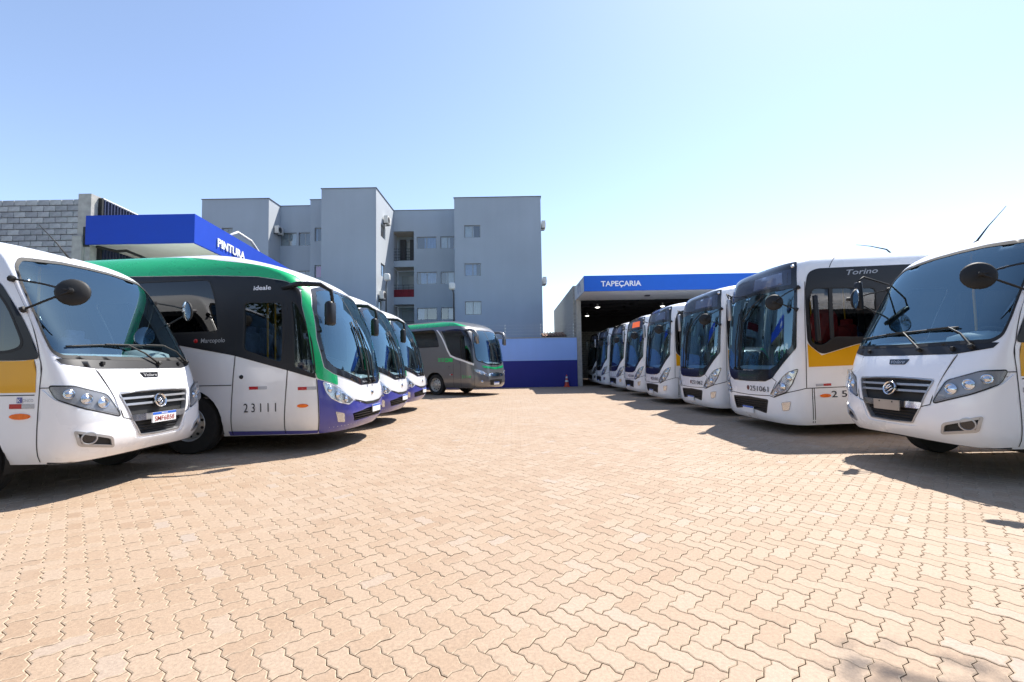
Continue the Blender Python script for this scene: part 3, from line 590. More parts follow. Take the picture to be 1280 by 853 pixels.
    for sg in (1, -1):
        f = (lambda p: p) if sg > 0 else mir
        h = skin('headlight', S, f(hl), REFLECTOR, root, .007, sq=.05, sv=.05)
        for q, v, r in ((1.14, 1.01, .055), (1.02, .91, .062), (.87, .83, .05)): lamp_on(S, sg*q, v, r, h, off=.002, dome=.028)
        skin('headlight_lens', S, f(hl), LAMPGLASS, h, .045, sq=.06, sv=.05, rim=.04); skin('headlight_edge', S, f(offs(hl, .012)), SILVER, h, .009, [f(hl)], sq=.1, sv=.1)
        fo = skin('fog_lamp', S, f(fg), REFLECTOR, root, .012, rim=.01)
        a = [(1.05, .62), (1.0, .61), (.98, .47), (1.03, .475)]
        reflect(S, root, 2.17 if sg < 0 else 2.17, 2.47, 1.05, sg, .05, False); reflect(S, root, 1.36, 1.66, 1.02, sg, .05, False); amber(S, root, 1.585, .77, sg, .09, .03)
        [setattr(wheel(root, xx, sg*1.06, .49, sg), 'location', (xx, sg*1.06, .515)) for xx in (-2.62, -8.3)]
        # mirror hanging from an arm that reaches forward
        dx = -.10 if sg < 0 else -.62; P = [(-1.0 + dx*.2, 1.19*sg, 2.70), (-.62 + dx, 1.27*sg, 2.74), (-.28 + dx, 1.23*sg, 2.72), (-.12 + dx, 1.19*sg, 2.62), (-.10 + dx, 1.18*sg, 2.42)]
        m = MB().tube(P, [.05, .045, .038, .032, .028], 8).build('mirror', BLACKM, root, True)
        hb = MB().box((-.14 + dx, 1.17*sg, 2.25), (.13, .20, .40), 0, .05).build('mirror_housing', BLACKM, m, True, 60)
        MB().b2(-.207 + dx, -.2062 + dx, 1.17*sg - .075, 1.17*sg + .075, 2.06, 2.4).build('mirror_glass', MIRRORM, m)
    mb = MB(); mb.lathe([(.035, 0), (.03, .012), (0, .014)], S.at(-2.60, 1.26, .0), S.nrm(-2.6, 1.26), 12); mb.build('door_lock', RUBBER, root, True)
    mb = MB(); mb.lathe([(.05, 0), (.045, .012), (.03, .015), (0, .012)], S.at(0, .9, .003), S.nrm(0, .9), 16); mb.build('emblem', CHROME, root, True)
    wiper(S, root, [(-.12, 1.10, .03), (-.16, 1.6, .07), (-.20, 2.1, .04)], blade=[(-.26, 1.3), (-.2, 2.2)])
    wiper(S, root, [(.12, 1.10, .03), (.10, 1.6, .07), (.02, 2.1, .04)], blade=[(.06, 1.3), (.04, 2.25)])
    text_skin(S, 'ideale', -2.27, -1.96, 2.675, .075, INKW, root, .02, .35); text_skin(S, 'Marcopolo', -3.27, -2.86, 1.835, .075, INKG, root, .01, .15)
    MB().lathe([(.035, 0), (.03, .004), (0, .005)], S.at(-3.36, 1.87, .006), S.nrm(-3.36, 1.87), 10).build('maker_mark', REDR, root, True)
    mb = MB(); skin('roof_panel', S, [(-1.0, 2.86), (1.0, 2.86), (1.17, 2.93), (1.57, 3.15), (2.17, 3.35), (3.15, 3.55), (10.9, 3.61), (10.9, 4.1), (-10.9, 4.1), (-10.9, 3.61), (-3.15, 3.55), (-2.17, 3.35), (-1.57, 3.15), (-1.17, 2.93)], WHITE, root, .004, sq=.2, sv=.08)
    cabin(S, root, 1.17, .95, 5, vd=.75)
    return root
# ------------------------------------------------------------------ grey coach
def make_greycoach(name):
    S = GRE; root = empty(name)
    ws = rnd(sym([(0, 1.45), (.5, 1.47), (1.02, 1.62), (1.08, 1.8), (1.05, 2.5), (.88, 2.93), (.5, 2.99), (0, 3.0)]), .06); mask = offs(ws, .05)
    dwin = rnd([(1.95, 1.72), (1.36, 1.55), (1.28, 2.4), (1.36, 2.75), (1.95, 2.75)], .06)
    sidep = rnd([(1.24, 1.49), (2.55, 1.86), (2.75, 2.2), (3.0, 3.05), (2.0, 3.1), (1.2, 2.98), (1.16, 2.5)], .06)
    win = [rnd([(a, 2.32), (a + 1.9, 2.32), (a + 1.9, 3.12), (a + .12, 3.12)], .06) for a in (3.34, 5.4, 7.4)]
    wl = [dwin] + win; wr = [mir(p) for p in wl]; qa = S.qx(-2.75)
    body(S, COACHGREY, root, [ws] + wl + wr, [(qa, .5, .6), (S.qx(-8.4), .5, .6)])
    g = skin('windscreen', S, ws, WSGLASS, root, .004, sq=.1, sv=.1); skin('windscreen_surround', S, mask, BLACKP, g, .003, [offs(ws, -.01)])
    seam('windscreen_division', S, [[(0, 1.46), (0, 2.99)]], g, .025, off=.008)
    for sg in (1, -1):
        f = (lambda p: p) if sg > 0 else mir; h = wl if sg > 0 else wr
        skin('cab_side_panel', S, f(sidep), BLACKP, root, .004, h, sq=.15, sv=.15)
        skin('roof_stripe', S, f(rnd([(.95, 3.22), (1.3, 3.22), (2.2, 3.27), (10.8, 3.28), (10.8, 3.58), (2.2, 3.58), (1.5, 3.46)], .03)), GREEN, root, .005, sq=.15, sv=.06)
        skin('silver_swoosh', S, f(strip([(3.25, 3.12), (3.0, 2.6), (2.78, 2.12), (2.62, 1.87), (2.3, 1.74), (1.7, 1.58), (1.22, 1.43)], .09)), SILVER, root, .006, sq=.15, sv=.1)
        hl = rnd([(1.24, 1.25), (.9, 1.15), (.5, .93), (.52, .86), (.95, .98), (1.2, 1.12)], .03); x = skin('headlight', S, f(hl), REFLECTOR, root, .006, sq=.06, sv=.05)
        for q, v in ((1.0, 1.10), (.75, .99)): lamp_on(S, sg*q, v, .05, x, off=0)
        fo = skin('fog_lamp', S, f(rnd([(.98, .72), (.84, .68), (.86, .6), (.99, .62)], .01)), REFLECTOR, root, .006)
        dx = 0 if sg < 0 else -.25; m = MB().tube([(-.95 + dx, 1.12*sg, 3.02), (-.50 + dx, 1.28*sg, 3.02), (-.26 + dx, 1.28*sg, 2.93), (-.14 + dx, 1.24*sg, 2.72), (-.12 + dx, 1.22*sg, 2.36)], [.05, .065, .08, .085, .07], 10).build('mirror', COACHGREY, root, True)
        MB().b2(-.25 + dx, -.245 + dx, 1.26*sg - .07, 1.26*sg + .07, 2.4, 2.7).build('mirror_glass', MIRRORM, m)
        wheel(root, -2.75, sg*1.06, .5, sg, rim_r=.33); wheel(root, -8.4, sg*1.06, .5, sg, rim_r=.33)
        reflect(S, root, 2.5, 2.7, .95, sg, .06); seam('panel_gap', S, [[(sg*1.27, 1.2), (sg*1.27, .4)], [(sg*2.0, 1.7), (sg*2.0, .4)], [(sg*2.45, 1.5), (sg*2.45, .4)]], root, .012)
    for p in wl + wr: pane(S, root, p, SIDEGLASS)
    skin('front_stripe', S, rnd(sym([(0, 1.20), (.75, 1.27), (.85, 1.36), (.8, 1.38), (0, 1.28)]), .02), GREEN, root, .006)
    skin('chrome_grille', S, rnd(sym([(0, .86), (.6, .90), (.5, 1.0), (0, 1.06)]), .03), CHROME, root, .012, rim=.02)
    skin('lower_grille', S, rnd(sym([(0, .48), (.42, .48), (.48, .72), (0, .74)]), .03), RUBBER, root, .006)
    plate(S, root, 0, .55, .4, .13, '')
    for q, n in ((-3.22, 2), (-2.9, 0)): pass
    mb = MB()
    for k, q in enumerate((-3.42, -3.2)):
        for j in range(3): skin('green_emblem', S, [(q, 1.60 + j*.06), (q + .16, 1.60 + j*.06), (q + .18, 1.63 + j*.06), (q + .02, 1.63 + j*.06)], INKGREEN, root, .006)
    text_skin(S, 'COMBI', -2.98, -2.48, 1.58, .17, INKGREEN, root, .05); text_skin(S, '21114', -1.92, -1.42, .82, .13, INKGREEN, root, .0)
    wiper(S, root, [(-.2, 1.42, .03), (-.1, 2.0, .07), (-.05, 2.3, .04)], blade=[(-.15, 1.6), (-.05, 2.4)]); wiper(S, root, [(.3, 1.42, .03), (.25, 2.0, .07), (.2, 2.3, .04)], blade=[(.3, 1.6), (.2, 2.4)])
    cabin(S, root, 1.47, 1.1, 5, vd=.75)
    return root
# ------------------------------------------------------------------ setting: ground and paving
def paving_mat(name, per_object, base=False):
    m, t, p, N, L = nodes(name); g = N('ShaderNodeNewGeometry')
    if per_object: oi = N('ShaderNodeObjectInfo'); rnd_ = oi.outputs['Random']
    else: at = N('ShaderNodeAttribute'); at.attribute_name = 'tint'; rnd_ = at.outputs['Fac']
    cr = N('ShaderNodeValToRGB'); e = cr.color_ramp.elements
    cols = [(0, (.315, .216, .141)), (.2, (.335, .235, .156)), (.5, (.348, .248, .168)), (.85, (.36, .262, .181)), (.97, (.365, .272, .195)), (1, (.345, .272, .214))]
    e[0].position, e[0].color = 0, (*cols[0][1], 1); e[1].position, e[1].color = 1, (*cols[-1][1], 1)
    for q, c in cols[1:-1]: k = e.new(q); k.color = (*c, 1)
    if base: cr.inputs[0].default_value = .4
    else: L(rnd_, cr.inputs[0])
    n1 = N('ShaderNodeTexNoise'); n1.inputs['Scale'].default_value = .55; n1.inputs['Detail'].default_value = 7; n1.inputs['Roughness'].default_value = .62; L(g.outputs['Position'], n1.inputs['Vector'])
    r1 = N('ShaderNodeMapRange'); r1.inputs[1].default_value = .48; r1.inputs[2].default_value = .72; r1.inputs[4].default_value = .45; L(n1.outputs[0], r1.inputs[0])
    m1 = N('ShaderNodeMix'); m1.data_type = 'RGBA'; L(r1.outputs[0], m1.inputs[0]); L(cr.outputs[0], m1.inputs[6]); m1.inputs[7].default_value = (.40, .32, .25, 1)
    n2 = N('ShaderNodeTexNoise'); n2.inputs['Scale'].default_value = 55; n2.inputs['Detail'].default_value = 9; n2.inputs['Roughness'].default_value = .7; L(g.outputs['Position'], n2.inputs['Vector'])
    r2 = N('ShaderNodeMapRange'); r2.inputs[1].default_value = .3; r2.inputs[2].default_value = .7; r2.inputs[3].default_value = .74; r2.inputs[4].default_value = 1.16; L(n2.outputs[0], r2.inputs[0])
    n3 = N('ShaderNodeTexNoise'); n3.inputs['Scale'].default_value = 3.1; n3.inputs['Detail'].default_value = 8; n3.inputs['Roughness'].default_value = .7; L(g.outputs['Position'], n3.inputs['Vector'])
    r3 = N('ShaderNodeMapRange'); r3.inputs[1].default_value = .58; r3.inputs[2].default_value = .8; r3.inputs[3].default_value = 1; r3.inputs[4].default_value = .8; L(n3.outputs[0], r3.inputs[0])
    mu = N('ShaderNodeMath'); mu.operation = 'MULTIPLY'; L(r2.outputs[0], mu.inputs[0]); L(r3.outputs[0], mu.inputs[1])
    m2 = N('ShaderNodeMix'); m2.data_type = 'RGBA'; m2.blend_type = 'MULTIPLY'; m2.inputs[0].default_value = 1; L(m1.outputs[2], m2.inputs[6]); L(mu.outputs[0], m2.inputs[7])
    L(m2.outputs[2], p.inputs['Base Color']); p.inputs['Roughness'].default_value = .68; p.inputs['Specular IOR Level'].default_value = .42
    n4 = N('ShaderNodeTexNoise'); n4.inputs['Scale'].default_value = 160; n4.inputs['Detail'].default_value = 5; L(g.outputs['Position'], n4.inputs['Vector'])
    bp = N('ShaderNodeBump'); bp.inputs['Strength'].default_value = .35; bp.inputs['Distance'].default_value = .004; L(n4.outputs[0], bp.inputs['Height']); L(bp.outputs[0], p.inputs['Normal'])
    return m
JOINT = mat('sand joint', (.17, .13, .10), .95, var=.5, scale=25, bump=.3, bscale=90, spec=.1)
ground = mesh('ground', [(-400, -400, -.021), (400, -400, -.021), (400, 900, -.021), (-400, 900, -.021)], [(0, 1, 2, 3)], JOINT, None, False); tag(ground, kind='structure')
def pavers():
    W = .112; a = .085; ZT = ((.0, 0), (.3, 1), (.7, -1))
    def outline(cells_w, cells_h):
        P = []
        for i in range(cells_w): P += [(i + t, a*s) for t, s in ZT]
        for j in range(cells_h): P += [(cells_w - a*s, j + t) for t, s in ZT]
        for i in range(cells_w, 0, -1): P += [(i - 0, cells_h)] + [(i - 1 + t, cells_h + a*s) for t, s in ZT[:0:-1]]
        for j in range(cells_h, 0, -1): P += [(0, j)] + [(-a*s, j - 1 + t) for t, s in ZT[:0:-1]]
        return [(x*W, y*W) for x, y in P]
    c45 = math.sqrt(.5); out = []
    for w_, h_ in ((2, 1), (1, 2)):
        o = outline(w_, h_); ce = np.array([w_*W/2, h_*W/2]); A = np.array(offs(o, -.0019)); B = np.array(offs(o, -.0072)); R = np.array([[c45, c45], [-c45, c45]])
        f = lambda P: (P - ce) @ R.T; A, B = f(A), f(B); n = len(A)
        V = np.concatenate([np.c_[B, np.zeros(n)], np.c_[A, np.full(n, -.0028)], np.c_[A, np.full(n, -.028)]]); out.append((V, n, R @ ce))
    S = []
    for i in range(-420, 420):
        for j in range(-420, 420):
            k = (i - j) % 4
            if k not in (0, 3): continue
            y = (-i + j)*c45*W; 
            if y < .6 or y > 28.6: continue
            x = (i + j)*c45*W
            if abs(x) > min(1.22*y + 1.4, 10.5): continue
            t = 0 if k == 0 else 1; ce = out[t][2]; S.append((t, x + ce[0], y + ce[1]))
    rs = np.random.RandomState(3); S.sort(key=lambda s: s[1]**2 + s[2]**2)
    def seen(s):
        d = cam.matrix_world.inverted() @ Vector((s[1], s[2], 0)); u, v = d.x/-d.z*550, d.y/-d.z*550; return abs(u) < 645 and v > -440
    near = [s for s in S if seen(s)][:300]; ns = set(near); far = [s for s in S if s not in ns]
    PM = paving_mat('paver concrete', True); PA = paving_mat('paving field concrete', False); mes = []; EDGE = mat('pale worn paver edge', (.385, .295, .21), .9, var=.25, scale=30, spec=.2); mi = []
    for t in (0, 1):
        V, n, _ = out[t]; F = [tuple(range(n))] + [(r*n + i, (r+1)*n + i, (r+1)*n + (i+1) % n, r*n + (i+1) % n) for r in (0, 1) for i in range(n)]
        me = bpy.data.meshes.new('paver'); me.from_pydata([tuple(v) for v in V], [], F); me.materials.append(PM); me.materials.append(EDGE); me.polygons.foreach_set('material_index', [0] + [1]*n + [0]*n); me.update(); mes.append(me)
    for t, x, y in near:
        o = link('paver', mes[t], None, ground); o.location = (x, y, rs.normal(0, .0008)); o.rotation_euler = (rs.normal(0, .0035), rs.normal(0, .0035), rs.normal(0, .006))
    VV = []; loops = []; starts = []; tots = []; tint = []; nv = 0; nl = 0
    for t, x, y in far:
        V, n, _ = out[t]; full = y < 9; V = V if full else V[:2*n]; ax, ay = rs.normal(0, .0035, 2); r = rs.normal(0, .006); c, s = math.cos(r), math.sin(r)
        P = np.c_[V[:, 0]*c - V[:, 1]*s + x, V[:, 0]*s + V[:, 1]*c + y, V[:, 2] + V[:, 0]*ax + V[:, 1]*ay + rs.normal(0, .0008)]
        VV.append(P); i = np.arange(n); lp = [i + nv]; 
        starts.append(nl); tots.append(n); nl += n; mi += [0] + [1]*n + ([0]*n if full else [])
        for r_ in range(2 if full else 1):
            q = np.stack([r_*n + i, (r_+1)*n + i, (r_+1)*n + (i+1) % n, r_*n + (i+1) % n], 1) + nv; lp.append(q.ravel()); starts += list(range(nl, nl + 4*n, 4)); tots += [4]*n; nl += 4*n
        loops.append(np.concatenate(lp)); tint.append(np.full(len(P), rs.rand())); nv += len(P)
    me = bpy.data.meshes.new('paving'); VV = np.concatenate(VV); loops = np.concatenate(loops)
    me.vertices.add(nv); me.vertices.foreach_set('co', VV.ravel()); me.loops.add(nl); me.loops.foreach_set('vertex_index', loops); me.polygons.add(len(starts)); me.polygons.foreach_set('loop_start', starts); me.polygons.foreach_set('loop_total', tots)
    me.attributes.new('tint', 'FLOAT', 'POINT').data.foreach_set('value', np.concatenate(tint)); me.materials.append(PA); me.materials.append(EDGE); me.polygons.foreach_set('material_index', mi); me.update(calc_edges=True); me.polygons.foreach_set('use_smooth', [False]*len(me.polygons))
    tag(link('paving', me, PA, ground), kind='stuff')
pavers()
# ------------------------------------------------------------------ flat walls with openings
class Plane:
    def __init__(s, o, ux, uz=(0, 0, 1)): s.o = np.array(o, float); s.ux = np.array(ux, float)/np.linalg.norm(ux); s.uz = np.array(uz, float); s.n = np.cross(s.ux, s.uz)
    def at(s, q, v, off=0): q = np.asarray(q, float); v = np.asarray(v, float); return s.o + q[..., None]*s.ux + v[..., None]*s.uz + s.n*off
    def nrm(s, q, v): return np.broadcast_to(s.n, np.shape(q) + (3,))
def rc(x0, z0, x1, z1): return [(x0, z0), (x1, z0), (x1, z1), (x0, z1)]
def wallmat(name, c, var=.10):
    m = mat(name, c, .82, var=var, scale=.35, bump=.15, bscale=70, spec=.25); t = m.node_tree; N = t.nodes.new; L = t.links.new; p = t.nodes['Principled BSDF']
    src = p.inputs['Base Color'].links[0].from_socket; tc = N('ShaderNodeTexCoord'); mp = N('ShaderNodeMapping'); mp.inputs['Scale'].default_value = (1.2, 1.2, .09); L(tc.outputs['Object'], mp.inputs[0])
    n = N('ShaderNodeTexNoise'); n.inputs['Scale'].default_value = 1.6; n.inputs['Detail'].default_value = 7; L(mp.outputs[0], n.inputs['Vector']); r = N('ShaderNodeMapRange'); r.inputs[1].default_value = .4; r.inputs[2].default_value = .8; r.inputs[3].default_value = 1.0; r.inputs[4].default_value = .95; L(n.outputs[0], r.inputs[0])
    mx = N('ShaderNodeMix'); mx.data_type = 'RGBA'; mx.blend_type = 'MULTIPLY'; mx.inputs[0].default_value = 1; L(src, mx.inputs[6]); L(r.outputs[0], mx.inputs[7]); L(mx.outputs[2], p.inputs['Base Color']); return m
GREYW = wallmat('grey rendered wall', (.34, .395, .46), .05); GREYLIT = wallmat('sunlit tone grey render', (.42, .45, .48), .05); ROOMSHADE = mat('room shade', (.02, .022, .026), .8); TRIM = mat('parapet capping', (.12, .12, .13), .5)  # paler grey is the same render with sunlight put into its colour
ALU = mat('window aluminium', (.25, .26, .27), .4, .5); CURT = [mat('pale curtain', (.62, .62, .60), .9, var=.1, scale=8), mat('blue curtain', (.20, .30, .48), .9, var=.15, scale=8), mat('grey curtain', (.36, .40, .42), .9, var=.1, scale=8)]
PINK = mat('pink curtain', (.75, .08, .42), .9); BALC = mat('cream soffit', (.55, .52, .44), .8); REDC = mat('red balcony cloth', (.16, .012, .02), .85, var=.2)
CONC = mat('concrete', (.36, .35, .33), .85, var=.15, scale=6, bump=.3, bscale=60); BLOCKS = [mat('concrete block', c, .9, var=.16, scale=9, bump=.5, bscale=50, spec=.2) for c in ((.36, .37, .39), (.32, .33, .35), (.40, .41, .42), (.29, .30, .32))]
MORTAR = mat('mortar', (.55, .55, .54), .95, var=.12, scale=8); WINGL = glass('house window glass', (.62, .70, .76), .16)
def window(P, r, parent, cur=0, side='l', open_=.55, mullion=True):
    x0, z0, x1, z1 = r; p = rc(*r); d = -.10
    f = skin('window', P, p, ALU, parent, d, [offs(p, -.05)], sq=3, sv=3, rim=.04)
    if mullion: skin('mullion', P, rc((x0+x1)/2 - .025, z0 + .05, (x0+x1)/2 + .025, z1 - .05), ALU, f, d + .004, sq=3, sv=3, rim=.03)
    skin('pane', P, offs(p, -.045), WINGL, f, d - .012, sq=3, sv=3)
    if cur is not None:
        a, b = (x0, x0 + (x1-x0)*open_) if side == 'l' else (x1 - (x1-x0)*open_, x1); V = []; n = 28
        for k in range(n):
            q = a + (b-a)*k/(n-1); o = d - .09 + .03*math.sin(k*1.9 + x0*7)
            V += [tuple(P.at(q, z0, o)), tuple(P.at(q, z1, o))]
        mesh('curtain', V, [(2*k, 2*k+2, 2*k+3, 2*k+1) for k in range(n-1)], cur if not isinstance(cur, int) else CURT[cur], f)
    skin('shade_backing', P, rc(x0 - .3, z0 - .3, x1 + .3, z1 + .3), ROOMSHADE, f, d - .5, sq=3, sv=3); return f  # near-black sheet, the room's shade put into its colour
apt = tag(empty('apartment_building', (0, 32, 0)), 'grey rendered apartment block with tall stepped towers and small windows behind the blue wall', 'apartment building')
def A_(o): o.parent = apt; o.matrix_parent_inverse = Matrix.Translation((0, -32, 0)); return o
def Awall(name, o, ux, L_, z0, z1, holes=(), m=None):
    P = Plane(o, ux); w_ = A_(skin(name, P, rc(0, z0, L_, z1), m or GREYW, None, 0, [rc(*h) for h in holes], sq=3, sv=3, rim=.16, inner_rim=True))
    A_(MB().add([tuple(P.at(q, v, d)) for q in (-.04, L_ + .04) for v in (z1, z1 + .04) for d in (.05, -.22)], [(0, 1, 3, 2), (4, 6, 7, 5), (0, 4, 5, 1), (2, 3, 7, 6), (0, 2, 6, 4), (1, 5, 7, 3)]).build('parapet_capping', TRIM, None)); return P, w_
HT = 14.0
fl = lambda o, ux: None
# right tower
eh = [(.73, 10.95, 1.95, 11.9), (.73, 8.05, 1.95, 9.0), (.73, 5.15, 1.95, 6.15), (.73, 2.25, 1.95, 3.2)]
P, w_ = Awall('wall', (-4.18, 32.5, 0), (1, 0, 0), 6.50, 0, HT, eh)
for r, c, s, o in zip(eh, (0, 1, 2, 0), 'llll', (.58, .72, .98, .6)): A_(window(P, r, None, c, s, o))
Awall('wall', (2.32, 32.5, 0), (0, 1, 0), 9, 0, HT); Awall('wall', (-4.18, 36, 0), (0, -1, 0), 3.5, 0, HT)
# recess with balconies
dh = [(1.97, 10.84, 3.57, 11.82), (3.88, 10.84, 4.99, 11.82), (1.97, 7.96, 3.57, 8.95), (3.88, 7.96, 4.99, 8.95), (1.97, 5.08, 3.57, 6.05), (3.88, 5.08, 4.99, 6.05), (1.97, 2.2, 3.57, 3.2)]
bh = [(.03, 9.90, 1.74, 12.30), (.03, 6.95, 1.74, 9.40), (.03, 4.0, 1.74, 6.36), (.03, 1.1, 1.74, 3.5)]
P, w_ = Awall('wall', (-9.52, 35, 0), (1, 0, 0), 5.36, 0, HT, dh + bh)
for r, c, s, o in zip(dh, (1, 0, 1, 0, 1, 1, 1), 'rlrrlrr', (.62, .68, .8, .6, .35, .5, .5)): A_(window(P, r, None, c, s, o))
RAIL = mat('dark railing', (.03, .03, .035), .5)
for k, (x0, z0, x1, z1) in enumerate(bh):
    b = MB(); X0 = -9.52 + x0; X1 = -9.52 + x1
    b.b2(X0, X1, 35.17, 36.6, z0 - .12, z0); b.b2(X0 - .1, X0 - .002, 35.17, 36.6, z0, z1); b.b2(X1 + .002, X1 + .1, 35.17, 36.6, z0, z1); bal = b.build('balcony', GREYLIT, None)
    MB().b2(X0, X1, 35.17, 36.6, z1 + .002, z1 + .1).build('balcony_ceiling', BALC, bal); MB().b2(X0, X1, 36.61, 36.7, z0, z1).build('balcony_back', GREYW, bal)
    MB().b2(X0 + .35, X1 - .35, 36.55, 36.6, z0, z0 + 2.0).build('balcony_door', ALU, bal)
    g = MB().b2(X0 + .42, (X0 + X1)/2 - .02, 36.53, 36.54, z0 + .05, z0 + 1.93); g.b2((X0 + X1)/2 + .02, X1 - .42, 36.53, 36.54, z0 + .05, z0 + 1.93); g.build('door_glass', mat('balcony door glass', (.30, .34, .36), .08), bal)
    r = MB()
    for z in (.98, .74, .5, .26, .05): r.tube([(X0, 35.08, z0 + z), (X1, 35.08, z0 + z)], .018, 5)
    for x in np.linspace(X0 + .02, X1 - .02, 5): r.tube([(x, 35.08, z0), (x, 35.08, z0 + .98)], .015, 5)
    r.build('railing', RAIL, bal)
    if k == 0: MB().b2(X0 + .3, X0 + .75, 36.2, 36.5, z0, z0 + 2.05).build('shutter', RAIL, bal); MB().b2(X1 - .6, X1 - .1, 36.2, 36.5, z0, z0 + 2.05).build('shutter', RAIL, bal)
    if k == 1:
        V = [(X0 + .08 + (X1 - X0 - .1)*i/20, 35.05 + .02*math.sin(i*2.1), z0 + zz) for i in range(21) for zz in (0, .62)]; mesh('balcony_cloth', V, [(2*i, 2*i+2, 2*i+3, 2*i+1) for i in range(20)], REDC, bal)
    A_(bal)
# middle tower
Awall('wall', (-13.25, 30.4, 0), (1, 0, 0), 3.85, 0, HT)
sh = [(1.1, 10.9, 2.25, 11.85), (1.1, 8.0, 2.2, 8.95), (.5, 5.2, 1.3, 6.1)]
P, w_ = Awall('wall', (-9.40, 30.4, 0), (0, 1, 0), 4.6, 0, HT, sh, GREYLIT)
for r, c in zip(sh, (2, 2, None)): A_(window(P, r, None, c, 'l', .5))
Awall('wall', (-13.25, 34, 0), (0, -1, 0), 3.6, 0, HT); 
# left recess, step and left tower
P, w_ = Awall('wall', (-17.95, 33.6, 0), (1, 0, 0), 4.7, 0, HT, [(.14, 10.87, 1.40, 11.9), (1.56, 10.87, 2.52, 11.9), (.14, 7.9, 1.4, 8.9), (1.56, 7.9, 2.52, 8.9)])
for r, c, o in (((.14, 10.87, 1.40, 11.9), 0, .97), ((1.56, 10.87, 2.52, 11.9), None, .4), ((.14, 7.9, 1.4, 8.9), 2, .5), ((1.56, 7.9, 2.52, 8.9), 2, .5)): A_(window(P, r, None, c, 'l', o))
P, w_ = Awall('wall', (-14.95, 32.4, 0), (1, 0, 0), 1.68, 0, HT, [(.34, 10.84, .90, 11.87), (.34, 8.1, .90, 9.03)])
A_(window(P, (.34, 10.84, .90, 11.87), None, 1, 'l', .3, False)); A_(window(P, (.34, 8.1, .90, 9.03), None, PINK, 'l', .98, False))
Awall('wall', (-14.95, 33.6, 0), (0, -1, 0), 1.2, 0, HT)
P, w_ = Awall('wall', (-22.8, 32, 0), (1, 0, 0), 4.96, 0, HT, [(1.5, 10.9, 2.3, 11.85)]); A_(window(P, (1.5, 10.9, 2.3, 11.85), None, mat('ochre curtain', (.45, .30, .10), .9), 'l', .95))
Awall('wall', (-17.84, 32, 0), (0, 1, 0), 1.7, 0, HT, (), GREYLIT)
for x0, x1, y0, y1 in ((-22.8, -18, 32.3, 42), (-17.95, -13.4, 33.9, 42), (-13.1, -9.6, 30.7, 42), (-9.6, -4.2, 37, 42), (-4.0, 2.1, 32.8, 41.4)):
    A_(MB().b2(x0, x1, y0, y1, HT - .45, HT - .3).build('roof_slab', CONC, None))
ACW = mat('air conditioner casing', (.62, .61, .58), .5, var=.06)
def ac(loc, rz, label):
    o = tag(empty('air_conditioner', loc, rz), label, 'air conditioner', 'air conditioners on the grey apartment walls')
    MB().box((0, .17, .28), (.80, .30, .56), 0, .03).build('casing', ACW, o, True, 40); MB().lathe([(.22, 0), (.22, .012), (.05, .03), (0, .03)], (-.12, .02, .28), (0, -1, 0), 20).build('fan_grille', RAIL, o, True, 40)
    b = MB(); b.b2(-.3, -.26, .1, .5, -.05, 0); b.b2(.26, .3, .1, .5, -.05, 0); b.build('bracket', RAIL, o)
ac((-8.98, 32.3, 12.0), PI/2, 'white air conditioner box high on the side of the middle grey tower'); ac((-8.98, 31.2, 6.2), PI/2, 'air conditioner low on the side of the middle grey tower, just above the bus roofs')
ac((2.74, 33.6, 11.85), PI/2, 'dark backed air conditioner box high on the outer right edge of the apartment block'); ac((2.74, 33.6, 7.5), PI/2, 'air conditioner box lower on the outer right edge of the apartment block')
ac((-17.42, 33.0, 11.6), PI/2, 'air conditioner in the corner of the far left grey tower above the canopy')
LAMPW = mat('lamp housing', (.66, .66, .64), .4)
def street_lamp(x, y, z, label, arm):
    o = tag(empty('street_lamp', (x, y, 0)), label, 'lamp')
    MB().tube([(0, 0, 0), (0, 0, z - .5), (arm*.3, -.1, z - .1)], [.07, .045, .035], 8).build('pole', mat('dark lamp pole', (.05, .05, .05), .5), o, True); MB().box((arm*.3, -.18, z), (.42, .4, .5), 0, .1).build('lamp_head', LAMPW, o, True, 60); return o
street_lamp(-3.98, 30.2, 6.85, 'street lamp with white head on thin dark pole before the balconies', -.25); street_lamp(-8.85, 30.9, 7.7, 'white floodlight head on a pole beside the middle grey tower', .4)
# ------------------------------------------------------------------ blue perimeter wall
BLUEL = wallmat('light blue wall paint', (.34, .52, .96), .05); BLUED = wallmat('navy blue wall paint', (.04, .045, .25), .06)
pw = tag(empty('perimeter_wall', (-5, 27, 0)), 'two tone wall, pale blue above and navy below, closing the yard', 'wall')
def W_(o): o.parent = pw; o.matrix_parent_inverse = Matrix.Translation((5, -27, 0)); return o
W_(MB().b2(-24, 3.98, 27, 27.2, -.05, 1.62).build('lower_wall', BLUED)); W_(MB().b2(-24, 3.98, 27.003, 27.197, 1.62, 3.0).build('upper_wall', BLUEL)); W_(MB().b2(-24, 3.98, 26.97, 27.23, 3.0, 3.05).build('wall_capping', CONC))
ef = tag(empty('electric_fence', (0, 27.1, 3.05)), 'thin electric fence posts and wires on top of the blue wall', 'fence')
STEEL = mat('galvanised steel', (.5, .5, .5), .4, .7)
for x in (-7.0, -4.8, -2.6, -.42, 1.78, 3.8):
    p = MB().tube([(x, 0, 0), (x, 0, .85)], .014, 6).build('fence_post', STEEL, ef); b = MB()
    for k in range(4): b.lathe([(.028, -.025), (.034, 0), (.028, .025)], (x, -.015, .2 + .19*k), (0, 0, 1), 8, True)
    b.build('insulator', LAMPW, p)
for k in range(4): MB().tube([(-7, -.03, .2 + .19*k), (3.8, -.03, .2 + .19*k)], .0025, 4).build('fence_wire', STEEL, ef)
tr = tag(empty('tiled_shed', (3.3, 31, 0)), 'small shed with a brown tiled roof showing just above the blue wall', 'shed')
